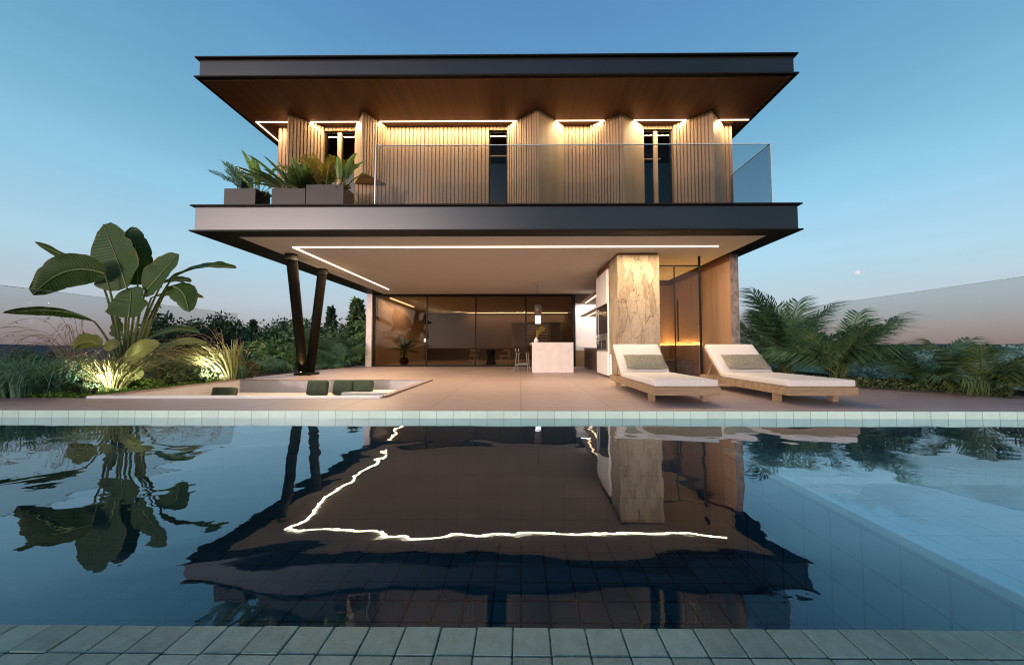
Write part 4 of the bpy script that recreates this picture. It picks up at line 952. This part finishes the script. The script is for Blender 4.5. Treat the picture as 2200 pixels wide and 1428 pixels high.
for i, (px, Y, n_, ln, ll, lab) in enumerate(((60, 5.75, 345, 1.12, 0.25, 'dense blue green grass tuft at the left edge of the garden bed'), (130, 6.0, 345, 1.06, 0.1, 'dense blue green grass tuft left of the glowing grass'),
        (10, 6.6, 315, 1.23, 0.2, 'blue green grass tuft behind the others by the left glass fence'), (-40, 5.9, 270, 1.06, 0.3, 'blue green grass tuft cut off by the picture edge'))):
    grass_clump('blue_grass', gp(px, Y), n_, ln, 0.75, M['grass_b'], lab, lean=(ll, -0.05), rs=20 + i, w=0.022, group='blue green grasses on the left', droop=1.2, rad=0.22)

# ---- leafy shrubs
def leaf_quads(mb, pts, size, r, m=0):
    for p in pts:
        d = V((r.gauss(0, 1), r.gauss(0, 1), r.gauss(0, 0.8))).normalized(); e_ = d.cross(V((r.gauss(0, 1), r.gauss(0, 1), r.gauss(0, 1)))).normalized()
        s = size * r.uniform(0.6, 1.3)
        mb.add([p, p + d * s * 0.5 + e_ * s * 0.28, p + d * s, p + d * s * 0.5 - e_ * s * 0.28], [(0, 1, 2, 3)], m)
def lump_pts(c, rad, n, r, lumps=9):
    cs = []
    for i in range(lumps):
        d = V((r.gauss(0, 1), r.gauss(0, 1), r.gauss(0, 1))).normalized() * r.uniform(0.3, 0.8)
        cs.append((V((d.x * rad[0], d.y * rad[1], d.z * rad[2])), r.uniform(0.28, 0.5)))
    out = []
    for i in range(n):
        cc, k = r.choice(cs); d = V((r.gauss(0, 1), r.gauss(0, 1), r.gauss(0, 1))).normalized() * (r.random() ** 0.4)
        out.append(V(c) + cc + V((d.x * rad[0] * k, d.y * rad[1] * k, d.z * rad[2] * k)))
    return out
def shrub(name, base, rad, n, size, mat_, lab, rs, group=None):
    r = random.Random(rs); o = empty(name, base, lab, 'shrub', group); b = V(base)
    mb = MB(); leaf_quads(mb, lump_pts(b + V((0, 0, rad[2] * 0.9)), rad, n, r, 14), size, r); mb.build('foliage', mat_, o)
    st_ = MB()
    for i in range(7):
        d = V((r.uniform(-1, 1) * rad[0] * 0.7, r.uniform(-1, 1) * rad[1] * 0.7, rad[2] * r.uniform(0.8, 1.4)))
        st_.tube([b, b + d * 0.5 + V((0, 0, 0.04)), b + d], [0.012, 0.008, 0.003], 5)
    st_.build('stem', M['bark'], o)
shrub('shrub', gp(370, 7.4), (0.42, 0.4, 0.26), 2200, 0.055, M['shrub'], 'low dark shrub between the two glowing grasses', 31)
shrub('shrub', gp(522, 9.15), (0.36, 0.3, 0.30), 1800, 0.05, M['rust'], 'rusty brown shrub beside the column grass', 32)
shrub('shrub', gp(190, 5.95), (0.3, 0.25, 0.14), 2000, 0.05, M['shrub'], 'dark low shrub below the glowing grass on the left', 33)
shrub('shrub', gp(318, 6.85), (0.32, 0.3, 0.14), 1500, 0.05, M['cover'], 'bright green leafy shrub lit by the garden spotlight', 34)
shrub('shrub', gp(425, 7.95), (0.32, 0.3, 0.2), 1600, 0.05, M['shrub'], 'dark shrub at the edge of the sunken lounge', 35)
shrub('shrub', gp(80, 7.5), (0.8, 0.5, 0.42), 3000, 0.07, M['tree_dark'], 'dark tall shrub at the far left behind the grasses', 36)
# low ground cover: nobody could count it
gc = MB(); r = random.Random(50)
for i in range(9000):
    u = r.random(); x = -8.9 + 2.0 * r.random(); y = 5.62 + 2.9 * r.random() ** 1.6
    h = 0.03 + 0.10 * abs(mnoise.noise(V((x * 3, y * 3, 0)))) + 0.05 * r.random()
    leaf_quads(gc, [V((x, y, -0.03 + h * r.random()))], 0.06, r)
tag(gc.build('ground_cover', M['cover']), 'bright green ground cover along the front of the left bed', 'ground cover', kind='stuff')
gc = MB()
for i in range(19000):
    y = 5.7 + 7.5 * r.random() ** 1.4
    x0 = 8.0 - (y - LY0) * 0.96 if y < 8.4 else 5.35
    x = x0 + 0.08 + (7.9 - x0 - 0.08) * r.random() if x0 < 7.7 else 7.8
    h = 0.05 + 0.34 * abs(mnoise.noise(V((x * 1.5, y * 1.5, 5))))
    leaf_quads(gc, [V((x, y, -0.03 + h * r.random()))], 0.075, r)
tag(gc.build('undergrowth', M['shrub']), 'dark leafy undergrowth below the palms on the right', 'undergrowth', kind='stuff')

# ---- palms with pinnate fronds
def frond_mesh(name, Lf, droop, nl, ll, lw, mats, rs, hang=0.5, plume=0.25):
    r = random.Random(rs); mb = MB(); n = 18
    pts = [V((Lf * (t * (1 - 0.18 * droop * t)), 0, Lf * (-0.62 * droop * t * t))) for t in [i / n for i in range(n + 1)]]
    mb.tube(pts, [0.013 * (1 - 0.8 * i / n) + 0.001 for i in range(n + 1)], 6, 1, cap=False)
    for i in range(nl):
        t = 0.16 + 0.84 * i / (nl - 1); k = min(n - 1, int(t * n)); f_ = t * n - k
        p = pts[k] * (1 - f_) + pts[k + 1] * f_; tg = (pts[k + 1] - pts[k]).normalized()
        l_ = ll * (0.35 + 0.65 * math.sin(math.pi * (0.12 + 0.80 * t))) * r.uniform(0.85, 1.1)
        for sg in (-1, 1):
            d = (tg * r.uniform(0.7, 0.95) + V((0, sg, 0)) * r.uniform(0.75, 1.0) + V((0, 0, plume + r.uniform(-0.25, 0.25)))).normalized()
            e_ = p + d * l_ * 0.55; q = p + d * l_ + V((0, 0, -hang * l_ * r.uniform(0.5, 1.2)))
            sd = tg.cross(d).cross(d).normalized() * lw * 0.5
            mb.add([p - sd * 0.5, p + sd * 0.5, e_ + sd, e_ - sd, q], [(0, 1, 2, 3), (3, 2, 4)], 0, True)
    return mb.build(name, mats, None, local=True)
FR = {}
proto = empty('frond_prototype')
def get_frond(key, *a):
    if key not in FR:
        FR[key] = frond_mesh('frond', *a).data
        for o in [o for o in bpy.data.objects if o.data is FR[key]]: bpy.data.objects.remove(o)
    return FR[key]
bpy.data.objects.remove(proto)
def palm(name, base, n, Lf, lab, kind='palm', rs=1, group=None, elev=(25, 80), az=(0, 360), stem=0.25, cat='palm', zsc=1.0):
    r = random.Random(rs); o = empty(name, base, lab, cat, group)
    vars_ = {'palm': [('p%d' % k, 1.0, 0.30 + 0.17 * k, 58, 0.36, 0.0135, [M['palm'], M['stemgreen']], 60 + k, 0.7, 0.12) for k in range(3)],
             'light': [('l%d' % k, 1.0, 0.35 + 0.2 * k, 54, 0.36, 0.015, [M['palm_light'], M['stemgreen']], 70 + k, 0.7, 0.12) for k in range(2)],
             'blue': [('b%d' % k, 1.0, 0.4 + 0.3 * k, 30, 0.26, 0.026, [M['bluepalm'], M['stemgreen']], 80 + k, 0.1) for k in range(2)],
             'gold': [('g%d' % k, 1.0, 0.4 + 0.3 * k, 30, 0.22, 0.028, [M['gold'], M['rib_leaf']], 90 + k, 0.2) for k in range(2)]}[kind]
    st_ = MB(); b = V(base)
    for i in range(n):
        me = get_frond(*r.choice(vars_))
        f_ = bpy.data.objects.new('frond', me); col.objects.link(f_); f_.parent = o
        a_ = R(r.uniform(*az)); el = R(r.uniform(*elev)); s_ = Lf * r.uniform(0.75, 1.1)
        off = V((r.uniform(-0.12, 0.12), r.uniform(-0.12, 0.12), stem * r.uniform(0.6, 1.1)))
        f_.location = off; f_.rotation_euler = (r.uniform(-0.5, 0.5), -el, a_); f_.scale = (s_, s_, s_)
        st_.tube([b + V((off.x * 0.6, off.y * 0.6, -0.03)), b + off], [0.02, 0.012], 6)
    st_.build('stem', M['stemgreen'], o)
    return o
PG = 'feathery palms in the right bed'
palm('palm_clump', gp(1690, 9.2), 24, 1.95, 'tall feathery palm nearest the house wall on the right', rs=101, group=PG, elev=(42, 88), stem=0.35)
palm('palm_clump', gp(1795, 8.0), 22, 1.6, 'broad feathery palm above the amber garden lamp', rs=102, group=PG, elev=(36, 86), stem=0.3)
palm('palm_clump', gp(1985, 6.8), 13, 1.15, 'small dark palm standing alone before the glass fence', rs=103, group=PG, elev=(35, 80), stem=0.15)
palm('palm_clump', gp(2120, 6.25), 12, 1.05, 'light green palm with low arching fronds near the right picture edge', kind='light', rs=104, group=PG, elev=(25, 75), stem=0.08)
palm('palm_clump', gp(2230, 6.0), 10, 1.0, 'low palm cut off by the right picture edge', kind='light', rs=106, group=PG, elev=(25, 75), stem=0.06)
LG = 'palms beyond the V column'
def bp_(px, Y, z=-0.3): p = at(px, 780, Y=Y); return V((p.x, Y, z))
palm('palm_clump', bp_(735, 14.5), 12, 1.5, 'palm with arching fronds just left of the house wall', rs=111, group=LG, elev=(15, 75), stem=0.35)
palm('palm_clump', bp_(620, 12.2), 11, 1.15, 'palm with low dark fronds left of the V column foot', rs=112, group=LG, elev=(10, 65), stem=0.2)
palm('palm_clump', bp_(700, 16), 11, 1.7, 'taller yellowish palm seen between the two column legs', kind='light', rs=113, group=LG, elev=(30, 85), stem=0.5)
palm('palm_clump', gp(420, 8.3), 7, 0.75, 'small palm with pale fronds behind the glowing grass', kind='light', rs=114, elev=(15, 60), stem=0.1)
palm('palm_clump', gp(110, 5.85), 10, 0.42, 'little fern palm at the front of the left bed', kind='blue', rs=115, elev=(20, 75), stem=0.05)

# ---- trees beyond the plot
r = random.Random(9)
def crown_round(n, size, rs, mat_):
    r = random.Random(rs); mb = MB()
    pts = lump_pts((0, 0, 0.62), (0.42, 0.42, 0.36), n, r, 22); leaf_quads(mb, pts, size, r)
    o = mb.build('crown', mat_, None, local=True); me = o.data; bpy.data.objects.remove(o); return me
def crown_cone(n, size, rs, mat_):
    r = random.Random(rs); mb = MB(); pts = []
    for i in range(n):
        t = r.random() ** 0.75; tier = (t * 9) % 1; rad = 0.25 * (1 - t) * (0.55 + 0.45 * (1 - tier)) + 0.01
        an = r.uniform(0, 6.283); rr = rad * (r.random() ** 0.35)
        pts.append(V((math.cos(an) * rr, math.sin(an) * rr, 0.12 + 0.88 * t)))
    leaf_quads(mb, pts, size, r); o = mb.build('crown', mat_, None, local=True); me = o.data; bpy.data.objects.remove(o); return me
CR = {'dark': crown_round(2600, 0.055, 1, M['tree_dark']), 'mid': crown_round(2600, 0.06, 2, M['tree']), 'light': crown_round(2400, 0.065, 3, M['tree_light']),
      'cone': crown_cone(2400, 0.055, 4, M['tree_dark']), 'conelight': crown_cone(2400, 0.06, 5, M['tree'])}
tm = MB(); tm.tube([(0, 0, 0), (0.01, 0, 0.3), (0, 0.01, 0.6), (0.0, 0, 0.85)], [0.03, 0.024, 0.016, 0.006], 8)
for a_ in range(6): tm.tube([(0, 0, 0.3 + 0.06 * a_), (0.14 * math.cos(a_ * 2.1), 0.14 * math.sin(a_ * 2.1), 0.5 + 0.05 * a_), (0.28 * math.cos(a_ * 2.1), 0.28 * math.sin(a_ * 2.1), 0.62 + 0.04 * a_)], [0.012, 0.007, 0.003], 5)
tmo = tm.build('trunk', M['bark'], None, local=True); TM = tmo.data; bpy.data.objects.remove(tmo)
GZ = -2.6
def tree(px, ptop, Y, kind, wf, lab, rs):
    p = at(px, ptop, Y=Y); h = p.z - GZ
    o = empty('conifer_tree' if kind.startswith('cone') else 'broadleaf_tree', (p.x, Y, GZ), lab, 'tree', 'trees beyond the left fence')
    for nm, me in (('trunk', TM), ('crown', CR[kind])):
        c_ = bpy.data.objects.new(nm, me); col.objects.link(c_); c_.parent = o; c_.scale = (h * wf, h * wf, h); c_.rotation_euler = (0, 0, rs * 1.3)
TREES = [(767, 648, 21, 'conelight', 1.0, 'tall light conifer rising just left of the house'), (790, 672, 19, 'light', 0.9, 'bushy light green tree touching the house corner'),
    (735, 690, 22, 'mid', 0.8, 'mid green tree right of the V column legs'), (712, 664, 24, 'cone', 0.8, 'slim dark conifer seen right of the V column'),
    (655, 672, 26, 'mid', 0.8, 'green tree seen between the V column legs'), (610, 688, 30, 'dark', 0.9, 'dark tree directly left of the V column'),
    (585, 694, 27, 'mid', 0.8, 'mid green tree second left of the V column'), (545, 690, 33, 'cone', 0.9, 'dark conifer standing alone above the tree line'),
    (470, 676, 24, 'dark', 0.7, 'tall dark tree above the sweeping pale grass'), (500, 690, 28, 'dark', 0.9, 'dark broad tree behind the sweeping pale grass'),
    (425, 690, 26, 'dark', 0.9, 'dark tree right of the banana plant'), (350, 672, 22, 'dark', 0.7, 'dark round tree right behind the banana leaves'),
    (385, 695, 30, 'mid', 0.9, 'mid green tree left of the sweeping pale grass'), (560, 715, 19, 'light', 1.0, 'low light green tree in front of the tree line'),
    (610, 725, 17, 'light', 0.9, 'low pale tree beside the left column leg'), (520, 740, 17, 'mid', 1.0, 'low mid green tree behind the rusty shrub'),
    (680, 705, 30, 'dark', 0.9, 'dark tree low between the column legs'), (750, 720, 17.5, 'mid', 0.8, 'low green tree at the foot of the light conifer')]
for i, t_ in enumerate(TREES): tree(*t_, i)
# far wood: one mass
fw = MB(); r = random.Random(77)
for i in range(46):
    Y = r.uniform(30, 60); px = r.uniform(250, 790); p = at(px, r.uniform(690, 712), Y=Y); rad = r.uniform(1.2, 2.4) * Y / 35
    leaf_quads(fw, lump_pts((p.x, Y, p.z - rad * 0.9), (rad, rad, rad), 420, r, 12), 0.30 * Y / 35, r)
    leaf_quads(fw, lump_pts((p.x, Y, p.z - rad * 2.4), (rad * 1.2, rad, rad * 1.2), 260, r, 12), 0.34 * Y / 35, r)
tag(fw.build('woods', M['tree_dark']), 'distant dark wood on the horizon behind the left trees', 'woods', kind='stuff')
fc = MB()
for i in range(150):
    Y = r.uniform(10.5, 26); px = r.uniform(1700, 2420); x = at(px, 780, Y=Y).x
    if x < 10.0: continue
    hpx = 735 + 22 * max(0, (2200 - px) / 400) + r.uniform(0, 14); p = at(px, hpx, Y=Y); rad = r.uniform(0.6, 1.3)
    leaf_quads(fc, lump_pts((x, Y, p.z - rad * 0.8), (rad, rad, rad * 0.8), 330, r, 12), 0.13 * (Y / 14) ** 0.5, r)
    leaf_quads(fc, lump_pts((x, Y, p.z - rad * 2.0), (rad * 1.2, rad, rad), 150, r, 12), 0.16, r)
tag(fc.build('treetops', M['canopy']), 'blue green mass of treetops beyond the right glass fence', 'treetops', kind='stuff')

# ---- balcony planters
def planter(px0, px1, pyt, yf, dep, lab):
    a = at(px0, pyt, Y=yf); b_ = at(px1, pyt, Y=yf); zt = a.z; zb = SZ1 + 0.011
    o = empty('planter', ((a.x + b_.x) / 2, yf, zb), lab, 'planter', 'grey planters on the balcony edge')
    mb = MB(); t = 0.02; x0, x1, y1 = a.x, b_.x, yf + dep
    mb.box((x0, yf, zb), (x1, yf + t, zt)); mb.box((x0, y1 - t, zb), (x1, y1, zt)); mb.box((x0, yf + t, zb), (x0 + t, y1 - t, zt)); mb.box((x1 - t, yf + t, zb), (x1, y1 - t, zt))
    mb.build('box', M['planter'], o)
    pbox('earth', M['soil'], o, ((x0 + t, yf + t, zb + 0.01), (x1 - t, y1 - t, zt - 0.03)))
    return V(((x0 + x1) / 2, yf + dep / 2, zt - 0.03)), x1 - x0
c1, w1 = planter(482, 549, 405, 7.0, 0.42, 'grey planter at the left end of the balcony row')
c2, w2 = planter(584, 656, 405, 7.02, 0.42, 'grey planter in the middle of the balcony row')
c3, w3 = planter(658, 738, 397, 6.98, 0.45, 'taller grey planter at the right end of the balcony row')
palm('palm_clump', c1 + V((-0.08, 0.05, 0)), 18, 0.62, 'blue feathery palm in the left balcony planter', kind='blue', rs=121, elev=(35, 85), az=(100, 260), stem=0.08)
palm('palm_clump', c3 + V((-0.15, 0.1, 0)), 16, 0.74, 'golden fern palm in the taller balcony planter', kind='gold', rs=122, elev=(45, 85), stem=0.08)
palm('palm_clump', c2 + V((0.1, 0.1, 0)), 12, 0.62, 'green fern palm in the middle balcony planter', kind='light', rs=123, elev=(30, 80), stem=0.06)
def broad(name, base, n, Lf, wf, mat_, lab, rs, az=(0, 360), elev=(35, 80)):
    r = random.Random(rs); o = empty(name, base, lab, 'plant', 'broad leaved plants in the balcony planters'); b = V(base)
    for i in range(n):
        a_ = R(r.uniform(*az)); el = R(r.uniform(*elev)); d = V((math.cos(a_) * math.cos(el), math.sin(a_) * math.cos(el), math.sin(el))); l_ = Lf * r.uniform(0.75, 1.1)
        p0 = b + V((r.uniform(-0.05, 0.05), r.uniform(-0.05, 0.05), -0.01)); a = p0 + d * l_ * 0.35
        e_ = p0 + d * l_ + V((math.cos(a_), math.sin(a_), -0.35)) * l_ * 0.15
        side = d.cross(V((0, 0, 1))).normalized(); side = (side + V((r.uniform(-0.5, 0.5), r.uniform(-0.5, 0.5), 0))).normalized()
        mb = MB(); blade(mb, bez(a, a + d * l_ * 0.35, e_, 10), Lf * wf, side, 0.3, 0.05, 0, rs + i)
        mb.tube([p0, a], [0.009, 0.006], 6, 1); mb.tube(bez(a, a + d * l_ * 0.35, e_, 10), [0.006 - 0.0004 * k for k in range(11)], 5, 1)
        mb.build('leaf', [mat_, M['rib_leaf']], o)
M['broad'] = leafmat('broad_leaf', (0.1207, 0.2415, 0.0845), (0.2656, 0.4105, 0.1690), 0.4, 0.3, 0.5, True)
M['broad_dark'] = leafmat('broad_leaf_dark', (0.0456, 0.1141, 0.0507), (0.1268, 0.2155, 0.0888), 0.35, 0.2, 0.5, True)
broad('broadleaf_plant', c1 + V((0.22, 0, 0)), 10, 0.78, 0.17, M['broad'], 'upright broad leaved plant in the left balcony planter', 131, elev=(40, 85))
broad('broadleaf_plant', c2 + V((-0.05, -0.05, 0)), 24, 0.80, 0.17, M['broad_dark'], 'dark glossy broad leaved plant leaning left from the middle balcony planter', 132, az=(100, 260), elev=(15, 75))
broad('broadleaf_plant', c2 + V((0.2, 0.05, 0)), 8, 0.80, 0.2, M['broad'], 'pale broad leaved plant at the right of the middle balcony planter', 134, elev=(50, 85))
broad('broadleaf_plant', c3 + V((0.22, 0, 0)), 9, 0.82, 0.19, M['broad'], 'pale upright broad leaved plant in the taller balcony planter', 133, az=(-70, 110), elev=(52, 85))
shrub('shrub', c3 + V((0.3, -0.1, -0.08)), (0.2, 0.14, 0.10), 500, 0.05, M['rust'], 'trailing rusty plant spilling over the taller balcony planter', 135)
shrub('shrub', c1 + V((0.25, 0.05, -0.06)), (0.2, 0.16, 0.08), 450, 0.05, M['broad_dark'], 'dark trailing plant spilling over the left balcony planter', 136)
# ---- potted plant behind the glass
pt = at(868, 786, Y=16.2)
pot = empty('potted_plant', (pt.x, 16.2, 0.007), 'potted bushy palm in a dark round pot behind the left glass door', 'potted plant')
part('pot', M['pot'], pot, lambda b: b.lathe([(0.0, 0.008), (0.13, 0.008), (0.21, 0.13), (0.2, 0.28), (0.13, 0.36), (0.11, 0.36), (0.1, 0.31), (0, 0.31)], (pt.x, 16.2, 0), 24))
part('stem', M['bark'], pot, lambda b: [b.tube([(pt.x + 0.02 * k, 16.2, 0.3), (pt.x + 0.05 * k, 16.2 + 0.03 * k, 0.75)], [0.02, 0.012], 6) for k in (-1, 0, 1)])
r = random.Random(5)
for i in range(16):
    f_ = bpy.data.objects.new('frond', get_frond('p1', 1.0, 1.05, 62, 0.30, 0.0115, [M['palm'], M['stemgreen']], 61)); col.objects.link(f_); f_.parent = pot
    f_.location = (r.uniform(-0.06, 0.06), r.uniform(-0.06, 0.06), r.uniform(0.5, 0.75)); f_.rotation_euler = (0, -R(r.uniform(10, 75)), R(r.uniform(0, 360))); k = r.uniform(0.6, 0.85); f_.scale = (k, k, k * 1.0)

# ================================================================== GARDEN LAMPS
def spotlight(loc, target, energy, color, ang, lab, glow=True):
    o = empty('garden_spotlight', loc, lab, 'garden spotlight', 'garden spotlights'); p = V(loc); d = (V(target) - p).normalized()
    part('stake', M['black'], o, lambda b: b.tube([p + V((0, 0, -0.06)), p + V((0, 0, 0.06))], 0.008, 6))
    part('lamp_body', M['black'], o, lambda b: b.tube([p + V((0, 0, 0.06)) - d * 0.05, p + V((0, 0, 0.06)) + d * 0.05], [0.026, 0.032], 14))
    part('lens', M['spot'], o, lambda b: b.tube([p + V((0, 0, 0.06)) + d * 0.0505, p + V((0, 0, 0.06)) + d * 0.053], 0.026, 14))
    ld = bpy.data.lights.new('spot', 'SPOT'); lo = bpy.data.objects.new('spot', ld); col.objects.link(lo); lo.parent = o
    lo.location = V((0, 0, 0.06)) + d * 0.08; lo.rotation_euler = d.to_track_quat('-Z', 'Y').to_euler()
    ld.energy = energy; ld.color = color; ld.spot_size = R(ang); ld.spot_blend = 0.6; ld.shadow_soft_size = 0.03
spotlight(gp(205, 5.72, 0.04), gp(258, 6.7, 0.75), 95, (1.0, 0.92, 0.70), 105, 'small black spotlight under the banana plant')
spotlight(gp(440, 7.72, 0.04), gp(470, 8.45, 0.6), 120, (1.0, 0.92, 0.70), 110, 'small black spotlight under the sweeping pale grass')
spotlight(gp(1776, 7.15, 0.08), gp(1778, 7.9, 1.0), 14, (1.0, 0.58, 0.20), 80, 'small amber spotlight under the palms on the right')
spotlight((-6.30, 9.98, 0.0), (-6.12, 9.85, 1.6), 40, (1.0, 0.62, 0.25), 50, 'small spotlight at the foot of the V column')
